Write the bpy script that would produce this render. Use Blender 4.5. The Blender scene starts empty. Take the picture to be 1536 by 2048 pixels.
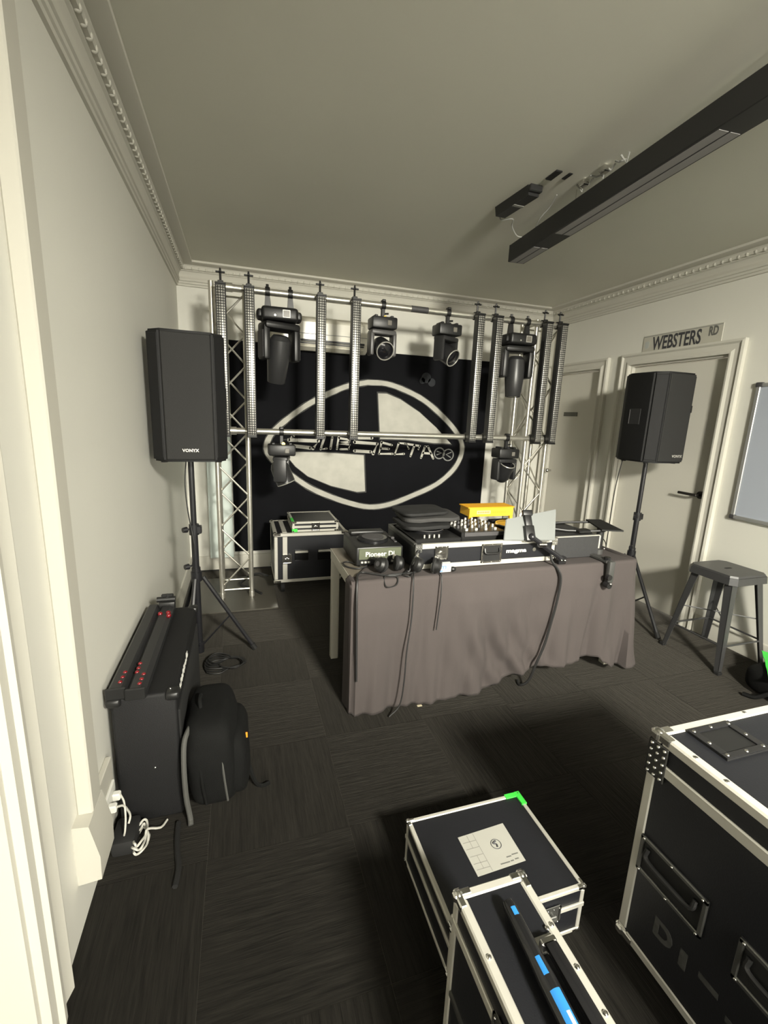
import bpy, bmesh, math, random
from mathutils import Vector, Matrix, Euler
random.seed(7)
PI = math.pi
SC = bpy.context.scene
COL = SC.collection

# ------------------------------------------------------------ camera
cam = bpy.data.cameras.new('camera'); co = bpy.data.objects.new('camera', cam); COL.objects.link(co)
cam.sensor_fit = 'HORIZONTAL'; cam.sensor_width = 36.0; cam.lens = 900.0/1536.0*36.0
cam.clip_start = 0.02; cam.clip_end = 60
Rm = Matrix(((0.953577251, 0.025912986, -0.300031571), (-0.298618387, 0.210238008, -0.930928052), (0.038954915, 0.977306757, 0.208216276)))
co.matrix_world = Matrix.Translation((0, 0, 1.45)) @ Rm.to_4x4()
SC.camera = co

# ------------------------------------------------------------ light and exposure
LIGHT = Vector((1.04, -1.55, 2.36))
w = bpy.data.worlds.new('world'); SC.world = w; w.use_nodes = True
w.node_tree.nodes['Background'].inputs[0].default_value = (1.0, 0.955, 0.83, 1)
w.node_tree.nodes['Background'].inputs[1].default_value = 13.0  # bright world added as soft fill through the open end of the room
al = bpy.data.lights.new('panel_light_source', 'AREA'); al.shape = 'RECTANGLE'; al.size = 0.44; al.size_y = 0.32
al.energy = 110; al.spread = math.radians(92); al.color = (1.0, 0.962, 0.835)
alo = bpy.data.objects.new('panel_light_source', al); COL.objects.link(alo)
alo.location = LIGHT
LDIR = Vector((0.09, 1.0, -0.48)).normalized()
alo.rotation_euler = LDIR.to_track_quat('-Z', 'Y').to_euler()
SC.view_settings.view_transform = 'Standard'; SC.view_settings.look = 'None'
SC.view_settings.exposure = 0.0; SC.view_settings.gamma = 1.0; SC.view_settings.use_curve_mapping = False

# ------------------------------------------------------------ materials
MATS = {}
def mat(name, col, rough=0.5, metal=0.0, var=0.0, scale=30.0, bump=0.0, bscale=None, coat=0.0, spec=0.5):
    if name in MATS: return MATS[name]
    m = bpy.data.materials.new(name); m.use_nodes = True; nt = m.node_tree; N = nt.nodes; L = nt.links
    p = N['Principled BSDF']
    p.inputs['Base Color'].default_value = (*col, 1); p.inputs['Roughness'].default_value = rough; p.inputs['Metallic'].default_value = metal
    p.inputs['Specular IOR Level'].default_value = spec
    if coat: p.inputs['Coat Weight'].default_value = coat
    if var or bump:
        tc = N.new('ShaderNodeTexCoord'); nz = N.new('ShaderNodeTexNoise'); nz.inputs['Scale'].default_value = scale; nz.inputs['Detail'].default_value = 4
        L.new(tc.outputs['Object'], nz.inputs['Vector'])
        if var:
            r = N.new('ShaderNodeMapRange'); r.inputs['To Min'].default_value = 1-var; r.inputs['To Max'].default_value = 1+var
            L.new(nz.outputs['Fac'], r.inputs['Value'])
            mx = N.new('ShaderNodeVectorMath'); mx.operation = 'SCALE'; mx.inputs[0].default_value = col
            L.new(r.outputs[0], mx.inputs['Scale']); L.new(mx.outputs[0], p.inputs['Base Color'])
        if bump:
            n2 = N.new('ShaderNodeTexNoise'); n2.inputs['Scale'].default_value = bscale or scale*6; n2.inputs['Detail'].default_value = 3
            L.new(tc.outputs['Object'], n2.inputs['Vector'])
            b = N.new('ShaderNodeBump'); b.inputs['Strength'].default_value = bump; b.inputs['Distance'].default_value = 0.004
            L.new(n2.outputs['Fac'], b.inputs['Height']); L.new(b.outputs[0], p.inputs['Normal'])
    MATS[name] = m; return m

WALL = mat('wall_paint', (0.66, 0.65, 0.59), 0.55, var=0.03, scale=2.5, bump=0.06, bscale=160)
CEIL = mat('ceiling_paint', (0.65, 0.64, 0.56), 0.8, var=0.04, scale=1.6)
TRIM = mat('trim_gloss', (0.55, 0.535, 0.475), 0.62, var=0.02, scale=5, spec=0.2)
DOORM = mat('door_paint', (0.62, 0.60, 0.53), 0.38, var=0.02, scale=3)
CREAM = mat('white_plastic', (0.47, 0.455, 0.40), 0.6, spec=0.25)
BLACK = mat('black_plastic', (0.010, 0.010, 0.010), 0.42, var=0.15, scale=40)
BLACKG = mat('black_gloss', (0.012, 0.012, 0.013), 0.16)
BLACKM = mat('black_matte', (0.007, 0.007, 0.007), 0.8, var=0.2, scale=25)
GREYP = mat('charcoal_plastic', (0.055, 0.053, 0.055), 0.5, var=0.1, scale=20)
GRILLE = mat('speaker_grille', (0.012, 0.0118, 0.0112), 0.75, var=0.2, scale=400, bump=0.4, bscale=700)
SPKBODY = mat('speaker_cabinet', (0.006, 0.006, 0.0065), 0.62, bump=0.3, bscale=500, spec=0.35)
POLE = mat('black_steel', (0.014, 0.014, 0.016), 0.33, metal=0.0)
ALU = mat('brushed_aluminium', (0.62, 0.61, 0.56), 0.42, metal=0.75, var=0.12, scale=9)
ALUP = mat('pale_aluminium', (0.54, 0.525, 0.47), 0.45, metal=0.35, var=0.10, scale=12)
CHROME = mat('chrome_fitting', (0.72, 0.71, 0.68), 0.18, metal=1.0)
STEEL = mat('truss_aluminium', (0.66, 0.64, 0.57), 0.33, metal=0.85, var=0.08, scale=14)
CASEP = mat('case_laminate', (0.0095, 0.0100, 0.0125), 0.38, var=0.2, scale=6, bump=0.12, bscale=300)
DIM = mat('dim_steel', (0.16, 0.16, 0.15), 0.4, metal=0.8)
GREEN = mat('green_tape', (0.05, 0.62, 0.06), 0.55)
PAPER = mat('paper', (0.34, 0.335, 0.30), 0.7, var=0.04, scale=18)
PENCIL = mat('faint_grey_ink', (0.21, 0.205, 0.185), 0.8)
INK = mat('dark_ink', (0.045, 0.045, 0.05), 0.7)
GINK = mat('grey_ink', (0.28, 0.28, 0.26), 0.7)
BLUE = mat('blue_print', (0.03, 0.22, 0.58), 0.4)
WHITE = mat('white_print', (0.66, 0.655, 0.61), 0.5)
SIGNM = mat('sign_plate', (0.47, 0.455, 0.39), 0.5, var=0.06, scale=14)
YEL = mat('yellow_card', (0.90, 0.50, 0.03), 0.5, var=0.06, scale=20)
YELT = mat('yellow_card_top', (0.74, 0.36, 0.01), 0.55)
ORANGE = mat('orange_tag', (0.9, 0.30, 0.02), 0.5)
RED = mat('red_bead_plastic', (0.17, 0.006, 0.010), 0.22, coat=0.3)
NYLON = mat('black_nylon', (0.0036, 0.0038, 0.0036), 0.85, var=0.25, scale=30, bump=0.3, bscale=400, spec=0.2)
WEB = mat('grey_webbing', (0.06, 0.06, 0.055), 0.8)
CLOTH = mat('mauve_cloth', (0.059, 0.049, 0.0468), 0.95, var=0.05, scale=6, bump=0.15, bscale=350)
BACKD = mat('black_banner', (0.0048, 0.005, 0.0065), 0.8, var=0.5, scale=3, spec=0.12)
SPRAY = mat('white_spray_paint', (0.46, 0.45, 0.40), 0.75, var=0.20, scale=9)
MIST = mat('spray_mist', (0.055, 0.055, 0.052), 0.85, var=0.4, scale=14)
GSPRAY = mat('grey_spray_paint', (0.22, 0.22, 0.21), 0.8, var=0.4, scale=30)
TABLEW = mat('table_laminate', (0.16, 0.14, 0.11), 0.35, var=0.25, scale=8)
TLEG = mat('table_white_steel', (0.50, 0.48, 0.41), 0.4)
ACW = mat('aircon_plastic', (0.78, 0.75, 0.65), 0.22)
BOARD = mat('pale_foam_board', (0.66, 0.74, 0.70), 0.6)
WBOARD = mat('whiteboard_enamel', (0.38, 0.41, 0.47), 0.22)
SLATE = mat('slate_grey_shell', (0.17, 0.18, 0.175), 0.38)
OLIVE = mat('olive_cover', (0.075, 0.085, 0.05), 0.5)
STOOLM = mat('gunmetal_paint', (0.040, 0.040, 0.041), 0.38)
PLATE = mat('base_plate_grey', (0.075, 0.070, 0.057), 0.4, var=0.12, scale=6)
FROST = mat('frosted_diffuser', (0.30, 0.29, 0.29), 0.45)
CABLE = mat('cable_rubber', (0.012, 0.012, 0.012), 0.55)
WCABLE = mat('white_cable', (0.52, 0.51, 0.46), 0.45)
BRASS = mat('brass_bolt', (0.75, 0.55, 0.15), 0.25, metal=1.0)
LENS = mat('lens_glass', (0.01, 0.01, 0.012), 0.06)

def m_carpet():
    m = bpy.data.materials.new('carpet_tile_pile'); m.use_nodes = True; nt = m.node_tree; N = nt.nodes; L = nt.links; p = N['Principled BSDF']
    p.inputs['Roughness'].default_value = 0.95; p.inputs['Specular IOR Level'].default_value = 0.1
    p.inputs['Sheen Weight'].default_value = 0.21; p.inputs['Sheen Roughness'].default_value = 0.45; p.inputs['Sheen Tint'].default_value = (0.95, 0.88, 0.76, 1)
    tc = N.new('ShaderNodeTexCoord'); oi = N.new('ShaderNodeObjectInfo')
    ad = N.new('ShaderNodeVectorMath'); ad.operation = 'ADD'
    cm = N.new('ShaderNodeCombineXYZ'); ml = N.new('ShaderNodeMath'); ml.operation = 'MULTIPLY'; ml.inputs[1].default_value = 37.0
    L.new(oi.outputs['Random'], ml.inputs[0]); L.new(ml.outputs[0], cm.inputs[2]); L.new(tc.outputs['Object'], ad.inputs[0]); L.new(cm.outputs[0], ad.inputs[1])
    def streak(sx, sy):
        mp = N.new('ShaderNodeMapping'); mp.inputs['Scale'].default_value = (sx, sy, 1.0); L.new(ad.outputs[0], mp.inputs[0])
        n = N.new('ShaderNodeTexNoise'); n.inputs['Scale'].default_value = 1.0; n.inputs['Detail'].default_value = 3; L.new(mp.outputs[0], n.inputs['Vector']); return n
    a = streak(95, 4.5); b = streak(330, 14.0)
    s = N.new('ShaderNodeMath'); s.operation = 'ADD'; L.new(a.outputs['Fac'], s.inputs[0]); L.new(b.outputs['Fac'], s.inputs[1])
    r = N.new('ShaderNodeMapRange'); r.inputs['From Min'].default_value = 0.7; r.inputs['From Max'].default_value = 1.35; r.inputs['To Min'].default_value = 0.35; r.inputs['To Max'].default_value = 2.1
    L.new(s.outputs[0], r.inputs['Value'])
    rr = N.new('ShaderNodeMapRange'); rr.inputs['To Min'].default_value = 0.85; rr.inputs['To Max'].default_value = 1.15; L.new(oi.outputs['Random'], rr.inputs['Value'])
    mu = N.new('ShaderNodeMath'); mu.operation = 'MULTIPLY'; L.new(r.outputs[0], mu.inputs[0]); L.new(rr.outputs[0], mu.inputs[1])
    v = N.new('ShaderNodeVectorMath'); v.operation = 'SCALE'; v.inputs[0].default_value = (0.0065, 0.0060, 0.0050); L.new(mu.outputs[0], v.inputs['Scale'])
    L.new(v.outputs[0], p.inputs['Base Color'])
    bp = N.new('ShaderNodeBump'); bp.inputs['Strength'].default_value = 0.5; bp.inputs['Distance'].default_value = 0.003; L.new(s.outputs[0], bp.inputs['Height']); L.new(bp.outputs[0], p.inputs['Normal'])
    return m
CARPET = m_carpet()

def m_led():
    m = bpy.data.materials.new('led_lens_grid'); m.use_nodes = True; nt = m.node_tree; N = nt.nodes; L = nt.links; p = N['Principled BSDF']
    p.inputs['Roughness'].default_value = 0.34; p.inputs['Metallic'].default_value = 0.7
    tc = N.new('ShaderNodeTexCoord'); sp = N.new('ShaderNodeSeparateXYZ'); cb = N.new('ShaderNodeCombineXYZ')
    L.new(tc.outputs['Object'], sp.inputs[0]); L.new(sp.outputs[0], cb.inputs[0]); L.new(sp.outputs[2], cb.inputs[1])
    br = N.new('ShaderNodeTexBrick'); br.offset = 0.0; br.inputs['Scale'].default_value = 1.0
    br.inputs['Brick Width'].default_value = 0.0155; br.inputs['Row Height'].default_value = 0.0165; br.inputs['Mortar Size'].default_value = 0.0026
    br.inputs['Color1'].default_value = (0.62, 0.61, 0.57, 1); br.inputs['Color2'].default_value = (0.48, 0.47, 0.44, 1); br.inputs['Mortar'].default_value = (0.03, 0.03, 0.03, 1)
    L.new(cb.outputs[0], br.inputs['Vector']); L.new(br.outputs['Color'], p.inputs['Base Color'])
    return m
LEDM = m_led()

# ------------------------------------------------------------ mesh builder
class B:
    def __init__(s): s.bm = bmesh.new()
    def box(s, lo, hi, bev=0.0, seg=1, mtx=None):
        g = bmesh.ops.create_cube(s.bm, size=1.0)['verts']
        lo = Vector(lo); hi = Vector(hi); c = (lo+hi)/2; d = hi-lo
        for v in g: v.co = Vector((v.co.x*d.x, v.co.y*d.y, v.co.z*d.z)) + c
        if mtx is not None:
            for v in g: v.co = mtx @ v.co
        if bev > 0:
            es = list({e for v in g for e in v.link_edges})
            bmesh.ops.bevel(s.bm, geom=es, offset=bev, segments=seg, profile=0.5, affect='EDGES')
        return s
    def cyl(s, p0, p1, r0, r1=None, seg=12, caps=True):
        p0 = Vector(p0); p1 = Vector(p1); r1 = r0 if r1 is None else r1
        q = (p1-p0).to_track_quat('Z', 'Y'); A = []; Bq = []
        for i in range(seg):
            a = 2*PI*i/seg; d = q @ Vector((math.cos(a), math.sin(a), 0))
            A.append(s.bm.verts.new(p0+d*r0)); Bq.append(s.bm.verts.new(p1+d*r1))
        for i in range(seg):
            j = (i+1) % seg; s.bm.faces.new((A[i], A[j], Bq[j], Bq[i]))
        if caps: s.bm.faces.new(A[::-1]); s.bm.faces.new(Bq)
        return s
    def tube(s, pts, r, seg=6, closed=False):
        pts = [Vector(p) for p in pts]; n = len(pts); rings = []; up = Vector((0, 0, 1)); prev = None
        for i, p in enumerate(pts):
            a = pts[(i-1) % n] if closed or i > 0 else p; b = pts[(i+1) % n] if closed or i < n-1 else p
            t = (b-a).normalized()
            if prev is None:
                u = t.cross(up)
                if u.length < 1e-3: u = t.cross(Vector((1, 0, 0)))
            else: u = prev - t*prev.dot(t)
            if u.length < 1e-6: u = t.orthogonal()
            u.normalize(); prev = u; v = t.cross(u)
            rings.append([s.bm.verts.new(p+(u*math.cos(2*PI*k/seg)+v*math.sin(2*PI*k/seg))*r) for k in range(seg)])
        m = n if closed else n-1
        for i in range(m):
            A = rings[i]; C = rings[(i+1) % n]
            for k in range(seg): s.bm.faces.new((A[k], A[(k+1) % seg], C[(k+1) % seg], C[k]))
        if not closed: s.bm.faces.new(rings[0][::-1]); s.bm.faces.new(rings[-1])
        return s
    def lathe(s, prof, o=(0, 0, 0), ax=(0, 0, 1), seg=20):
        o = Vector(o); q = Vector(ax).to_track_quat('Z', 'Y'); rings = []
        for r, h in prof:
            if r < 1e-5: rings.append([s.bm.verts.new(o+q @ Vector((0, 0, h)))])
            else: rings.append([s.bm.verts.new(o+q @ Vector((r*math.cos(2*PI*k/seg), r*math.sin(2*PI*k/seg), h))) for k in range(seg)])
        for A, C in zip(rings, rings[1:]):
            for k in range(seg):
                j = (k+1) % seg
                if len(A) == 1 and len(C) == 1: continue
                if len(A) == 1: s.bm.faces.new((A[0], C[k], C[j]))
                elif len(C) == 1: s.bm.faces.new((A[k], A[j], C[0]))
                else: s.bm.faces.new((A[k], A[j], C[j], C[k]))
        if len(rings[0]) > 1: s.bm.faces.new(rings[0][::-1])
        if len(rings[-1]) > 1: s.bm.faces.new(rings[-1])
        return s
    def prism(s, poly, f0, f1):
        # poly: list of 2d points; f0/f1 map 2d -> 3d for both caps
        A = [s.bm.verts.new(f0(*p)) for p in poly]; C = [s.bm.verts.new(f1(*p)) for p in poly]; n = len(poly)
        s.bm.faces.new(A[::-1]); s.bm.faces.new(C)
        for i in range(n): j = (i+1) % n; s.bm.faces.new((A[i], A[j], C[j], C[i]))
        return s
    def ball(s, c, r, u=12, v=8, sc=(1, 1, 1)):
        g = bmesh.ops.create_uvsphere(s.bm, u_segments=u, v_segments=v, radius=r)['verts']
        for q in g: q.co = Vector((q.co.x*sc[0], q.co.y*sc[1], q.co.z*sc[2])) + Vector(c)
        return s
    def ribbon(s, pts, wd, y, dy, closed=False):
        # flat stroke on a plane of constant y, dy thick towards the room
        P = [Vector((p[0], 0, p[1])) for p in pts]; n = len(P); L_ = []; R_ = []
        for i, p in enumerate(P):
            a = P[(i-1) % n] if closed or i > 0 else p; b = P[(i+1) % n] if closed or i < n-1 else p
            t = (b-a).normalized(); nn = Vector((-t.z, 0, t.x)); h = wd/2*(0.92+0.16*random.random())
            c1 = p+nn*h; c2 = p-nn*h; c1.y = c2.y = y-dy
            L_.append(s.bm.verts.new(c1)); R_.append(s.bm.verts.new(c2))
        m = n if closed else n-1
        for i in range(m): j = (i+1) % n; s.bm.faces.new((L_[i], L_[j], R_[j], R_[i]))
        r = bmesh.ops.extrude_face_region(s.bm, geom=[f for f in s.bm.faces if f.is_valid and all(v in set(L_+R_) for v in f.verts)])
        for v in r['geom']:
            if isinstance(v, bmesh.types.BMVert): v.co.y = y
        return s
    def superell(s, c, d, e=0.45, u=24, v=14):
        def f(x, p): return math.copysign(abs(x)**p, x)
        rings = []
        for i in range(v+1):
            a = -PI/2+PI*i/v
            rings.append([s.bm.verts.new((c[0]+d[0]*f(math.cos(a), e)*f(math.cos(2*PI*k/u), e), c[1]+d[1]*f(math.cos(a), e)*f(math.sin(2*PI*k/u), e), c[2]+d[2]*f(math.sin(a), e))) for k in range(u)])
        for A, C in zip(rings, rings[1:]):
            for k in range(u): s.bm.faces.new((A[k], A[(k+1) % u], C[(k+1) % u], C[k]))
        bmesh.ops.remove_doubles(s.bm, verts=rings[0]+rings[-1], dist=1e-5)
        return s
    def mesh(s, name, m, off=None, smooth=35):
        if off is not None:
            o = Vector(off)
            for v in s.bm.verts: v.co -= o
        bmesh.ops.recalc_face_normals(s.bm, faces=s.bm.faces)
        me = bpy.data.meshes.new(name); s.bm.to_mesh(me); s.bm.free()
        if m is not None: me.materials.append(m)
        if smooth:
            me.polygons.foreach_set('use_smooth', [True]*len(me.polygons)); me.set_sharp_from_angle(angle=math.radians(smooth))
        return me

def link(name, me, parent=None):
    o = bpy.data.objects.new(name, me); COL.objects.link(o)
    if parent is not None: o.parent = parent
    return o
def thing(name, label, cat, loc=(0, 0, 0), rot=(0, 0, 0), group=None, kind=None):
    o = bpy.data.objects.new(name, None); COL.objects.link(o); o.location = loc; o.rotation_euler = rot; o.empty_display_size = 0.05
    o['label'] = label; o['category'] = cat
    if group: o['group'] = group
    if kind: o['kind'] = kind
    return o
def root_loc(p):
    t = Vector((0, 0, 0))
    while p is not None: t += p.location; p = p.parent
    return t
def part(name, b, m, parent, label=None, world=False, smooth=35):
    o = link(name, b.mesh(name, m, root_loc(parent) if world else None, smooth), parent)
    if label: o['label'] = label
    return o
def wpart(name, b, m, parent, label=None, smooth=35): return part(name, b, m, parent, label, True, smooth)
def single(name, b, m, label, cat, base, group=None, smooth=35):
    o = link(name, b.mesh(name, m, base, smooth)); o.location = base; o['label'] = label; o['category'] = cat
    if group: o['group'] = group
    return o
def struct(name, b, m, label=None, cat=None, base=(0, 0, 0), smooth=35):
    o = link(name, b.mesh(name, m, base, smooth)); o.location = base; o['kind'] = 'structure'
    if label: o['label'] = label
    if cat: o['category'] = cat
    return o
def copy_tree(o, parent=None):
    c = o.copy(); COL.objects.link(c)
    if parent is not None: c.parent = parent
    for ch in o.children: copy_tree(ch, c)
    return c
def text_bm(body, size, mtx, ext=0.0006, align='CENTER', shear=0.0, spacing=1.0, bold=0.0):
    cu = bpy.data.curves.new('lettering', 'FONT'); cu.body = body; cu.size = size; cu.align_x = align; cu.align_y = 'CENTER'; cu.extrude = ext; cu.shear = shear; cu.space_character = spacing; cu.offset = bold; cu.resolution_u = 3
    o = bpy.data.objects.new('lettering', cu); COL.objects.link(o)
    dg = bpy.context.evaluated_depsgraph_get(); me = bpy.data.meshes.new_from_object(o.evaluated_get(dg))
    bpy.data.objects.remove(o); bpy.data.curves.remove(cu)
    b = B(); b.bm.from_mesh(me); bpy.data.meshes.remove(me)
    for v in b.bm.verts: v.co = mtx @ v.co
    return b
def frame(o, x, y):
    x = Vector(x).normalized(); y = Vector(y); y = (y-x*y.dot(x)).normalized(); z = x.cross(y)
    m = Matrix.Identity(4)
    for i in range(3): m[i][0] = x[i]; m[i][1] = y[i]; m[i][2] = z[i]; m[i][3] = o[i]
    return m
def smooth_path(pts, n=8):
    P = [Vector(p) for p in pts]; P = [P[0]*2-P[1]]+P+[P[-1]*2-P[-2]]; out = []
    for i in range(1, len(P)-2):
        for k in range(n):
            t = k/n; a, b, c, d = P[i-1:i+3]
            out.append(0.5*((2*b)+(c-a)*t+(2*a-5*b+4*c-d)*t*t+(3*b-a-3*c+d)*t**3))
    out.append(P[-2]); return out

# ============================================================ STRUCTURE
XL, XR, YB, YF, ZC = -0.46, 3.14, 4.25, -3.6, 2.58
floor = struct('floor', B().box((XL-0.3, YF-0.1, -0.12), (XR+0.3, YB+0.1, -0.006)), mat('floor_screed', (0.02, 0.02, 0.02), 0.9), 'dark grey carpet tile floor of the room', 'floor')
T = 0.48
tile_me = B().box((-T/2+0.0002, -T/2+0.0002, -0.006), (T/2-0.0002, T/2-0.0002, 0.0), bev=0.0005).mesh('carpet_tile', CARPET)
k = 0
for iy in range(16):
    for ix in range(8):
        x = XL+0.08+T*ix; y = YB-0.30-T*iy
        if x-T/2 > XR+0.05: continue
        t = link('carpet_tile', tile_me, floor); t.location = (x, y, 0); t.rotation_euler = (0, 0, PI/2*((ix+iy) % 2) + (PI if random.random() < 0.5 else 0))
struct('ceiling', B().box((XL-0.2, YF-0.1, ZC), (XR+0.3, YB+0.1, ZC+0.1)), CEIL, 'plain grey-green painted plaster ceiling', 'ceiling')
struct('wall_left', B().box((XL-0.15, 0.93, 0), (XL, YB, ZC)).box((XL-0.15, YF, 0), (XL, 0.02, ZC)).box((XL-0.15, 0.02, 2.02), (XL, 0.93, ZC)), WALL, 'pale grey painted wall on the left', 'wall')
struct('wall_back', B().box((XL-0.15, YB, 0), (XR+0.3, YB+0.1, ZC)), WALL, 'pale cream wall behind the black banner', 'wall')
D1 = (3.47, 4.12); D2 = (2.32, 3.15); DT = 1.945
struct('wall_right', B().box((XR, YF, 0), (XR+0.14, D2[0], ZC)).box((XR, D2[1], 0), (XR+0.14, D1[0], ZC)).box((XR, D1[1], 0), (XR+0.14, YB, ZC)).box((XR, D2[0], DT), (XR+0.14, D2[1], ZC)).box((XR, D1[0], DT), (XR+0.14, D1[1], ZC)), WALL, 'pale cream wall with two doors on the right', 'wall')
struct('wall_light_stop', B().box((XL-0.15, YF-0.12, 2.12), (XR+0.3, YF, ZC)), WALL, 'unseen lintel behind the viewpoint, added to keep fill light off the ceiling', 'wall')  # unseen lintel, added to cut world light on the ceiling
# no wall here, so world fill enters; slab added to block its low rays
struct('floor_light_stop', B().box((XL-16.0, -22.0, -0.12), (XR+16.0, YF-0.1, -0.006)), mat('floor_screed', (0.02, 0.02, 0.02), 0.9), 'unseen dark slab behind the viewpoint, added to block low fill light', 'floor')

# cornice: profile as (distance from wall, z)
PROF = [(0, 2.412), (0.012, 2.414), (0.014, 2.428), (0.021, 2.432), (0.023, 2.446), (0.031, 2.450), (0.033, 2.464), (0.026, 2.480), (0.027, 2.498), (0.036, 2.516), (0.046, 2.522), (0.046, 2.528), (0.062, 2.529), (0.063, 2.552), (0.070, 2.560), (0.122, 2.562), (0.134, 2.566), (0.136, 2.5799), (0, 2.5799)]
bead_me = B().ball((0, 0, 0), 0.0135, 10, 7).mesh('bead', TRIM)
def cornice(name, fn, a, b, step, lab):
    o = struct(name, B().prism(PROF, lambda d, z: fn(d, a, z), lambda d, z: fn(d, b, z)), TRIM, lab, 'cornice', smooth=25)
    n = int((b-a)/step)
    for i in range(n):
        q = link('bead', bead_me, o); q.location = fn(0.054, a+step*(i+0.5), 2.538)
cornice('trim_1', lambda d, s, z: (XL+d, s, z), YF, YB, 0.052, 'moulded plaster cornice with beading along the left wall')
cornice('trim_2', lambda d, s, z: (s, YB-d, z), XL, XR, 0.052, 'moulded plaster cornice with beading along the back wall')
cornice('trim_3', lambda d, s, z: (XR-d, s, z), YF, YB, 0.052, 'moulded plaster cornice with beading along the right wall')
# baseboards
def skirt(name, fn, segs, lab):
    b = B(); pr = [(0, 0), (0.016, 0), (0.016, 0.105), (0.010, 0.128), (0, 0.13)]
    for a, c in segs: b.prism(pr, lambda d, z, a=a: fn(d, a, z), lambda d, z, c=c: fn(d, c, z))
    struct(name, b, TRIM, lab, 'baseboard')
skirt('baseboard_left', lambda d, s, z: (XL+d, s, z), [(2.4, YB-0.017)], 'cream baseboard along the left wall')
skirt('baseboard_back', lambda d, s, z: (s, YB-d, z), [(XL, XR-0.017)], 'cream baseboard along the back wall')
skirt('baseboard_right', lambda d, s, z: (XR-d, s, z), [(YF, D2[0]-0.10), (D2[1]+0.10, D1[0]-0.10)], 'cream baseboard along the right wall')
# doors on the right wall
def door(name, y0, y1, lab, aw=0.09):
    r = thing(name, lab, 'door', (XR, (y0+y1)/2, 0), kind='structure')
    wpart('leaf', B().box((XR+0.036, y0+0.014, 0.008), (XR+0.076, y1-0.014, DT-0.016), 0.002), DOORM, r)
    wpart('jamb', B().box((XR+0.002, y0, 0), (XR+0.13, y0+0.012, DT)), TRIM, r); wpart('jamb', B().box((XR+0.002, y1-0.012, 0), (XR+0.13, y1, DT)), TRIM, r)
    wpart('jamb', B().box((XR+0.002, y0+0.012, DT-0.012), (XR+0.13, y1-0.012, DT)), TRIM, r)
    pr = [(0, 0.0), (0.030, 0.0), (0.032, 0.012), (0.022, 0.03), (0.022, aw-0.028), (0.034, aw-0.016), (0.030, aw), (0, aw)]
    def side(yb, sg): wpart('architrave', B().prism(pr, lambda d, a: (XR-d, yb+sg*a, 0.0), lambda d, a: (XR-d, yb+sg*a, DT+a)), TRIM, r, smooth=20)
    side(y0, -1); side(y1, 1)
    wpart('architrave', B().prism(pr, lambda d, a: (XR-d, y0-a, DT+a), lambda d, a: (XR-d, y1+a, DT+a)), TRIM, r, smooth=20)
    return r
d1 = door('door_1', D1[0], D1[1], 'cream door nearest the back corner, half hidden by the truss tower', 0.085)
wpart('sign_plate', B().box((XR+0.031, 3.765, 1.522), (XR+0.036, 3.96, 1.562)), mat('door_sign', (0.10, 0.10, 0.08), 0.5), d1, 'small dark door sign')
kb = wpart('door_knob', B().cyl((XR+0.036, 4.07, 0.95), (XR+0.005, 4.07, 0.95), 0.012).ball((XR-0.010, 4.07, 0.95), 0.024), CHROME, d1)
d2 = door('door_2', D2[0], D2[1], 'cream door under the street sign, with lever handle')
wpart('sign_plate', B().box((XR+0.031, 2.565, 1.562), (XR+0.036, 2.75, 1.612)), BLACK, d2, 'small black door sign')
hd = wpart('lever_handle', B().cyl((XR+0.036, 2.375, 0.98), (XR+0.020, 2.375, 0.98), 0.028).cyl((XR+0.022, 2.375, 0.98), (XR-0.020, 2.375, 0.98), 0.010).box((XR-0.032, 2.365, 0.970), (XR-0.018, 2.515, 0.990), 0.005), mat('bronze_handle', (0.05, 0.045, 0.04), 0.3, metal=0.7), d2)
# doorway at the near left
r = thing('door_3', 'pale door frame at the near left edge', 'door frame', (XL, 0.5, 0), kind='structure')
pr = [(0, 0.0), (0.020, 0.0), (0.022, 0.006), (0.014, 0.035), (0.014, 0.058), (0.026, 0.066), (0.028, 0.082), (0.018, 0.090), (0.018, 0.118), (0, 0.12)]
wpart('architrave', B().prism(pr, lambda d, a: (XL+d, 1.052-a, 0.0), lambda d, a: (XL+d, 1.052-a, 2.10)), TRIM, r, smooth=20)
wpart('architrave', B().prism(pr, lambda d, a: (XL+d, -0.10+a, 0.0), lambda d, a: (XL+d, -0.10+a, 2.10)), TRIM, r, smooth=20)
wpart('architrave', B().prism(pr, lambda d, a: (XL+d, 0.02, 2.10-a), lambda d, a: (XL+d, 0.932, 2.10-a)), TRIM, r, smooth=20)
wpart('jamb', B().box((XL-0.14, 0.915, 0), (XL, 0.93, 2.02)), TRIM, r)
wpart('leaf', B().box((XL-0.12, 0.035, 0.008), (XL-0.08, 0.915, 2.01)), DOORM, r)
# trunking on the left wall
r = thing('cable_trunking', 'cream cable trunking running down the left wall to a low box', 'trunking', (XL, 1.27, 0.14))
wpart('riser', B().box((XL, 1.24, 0.33), (XL+0.040, 1.315, 2.41), 0.004), CREAM, r)
wpart('skirting_box', B().prism([(0, 0.145), (0.058, 0.150), (0.060, 0.225), (0.040, 0.33), (0, 0.335)], lambda d, z: (XL+d, 1.195, z), lambda d, z: (XL+d, 1.325, z)), CREAM, r, smooth=20)
wpart('socket_board', B().box((XL, 1.326, 0.085), (XL+0.018, 1.508, 0.30), 0.003), CREAM, r)
o_ = wpart('power_socket', B().box((XL+0.017, 1.375, 0.15), (XL+0.027, 1.49, 0.225), 0.003), WHITE, r)
wpart('plug', B().box((XL+0.025, 1.395, 0.172), (XL+0.050, 1.418, 0.198), 0.004), WHITE, r); wpart('plug', B().box((XL+0.025, 1.445, 0.172), (XL+0.050, 1.468, 0.198), 0.004), WHITE, r)

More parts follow.
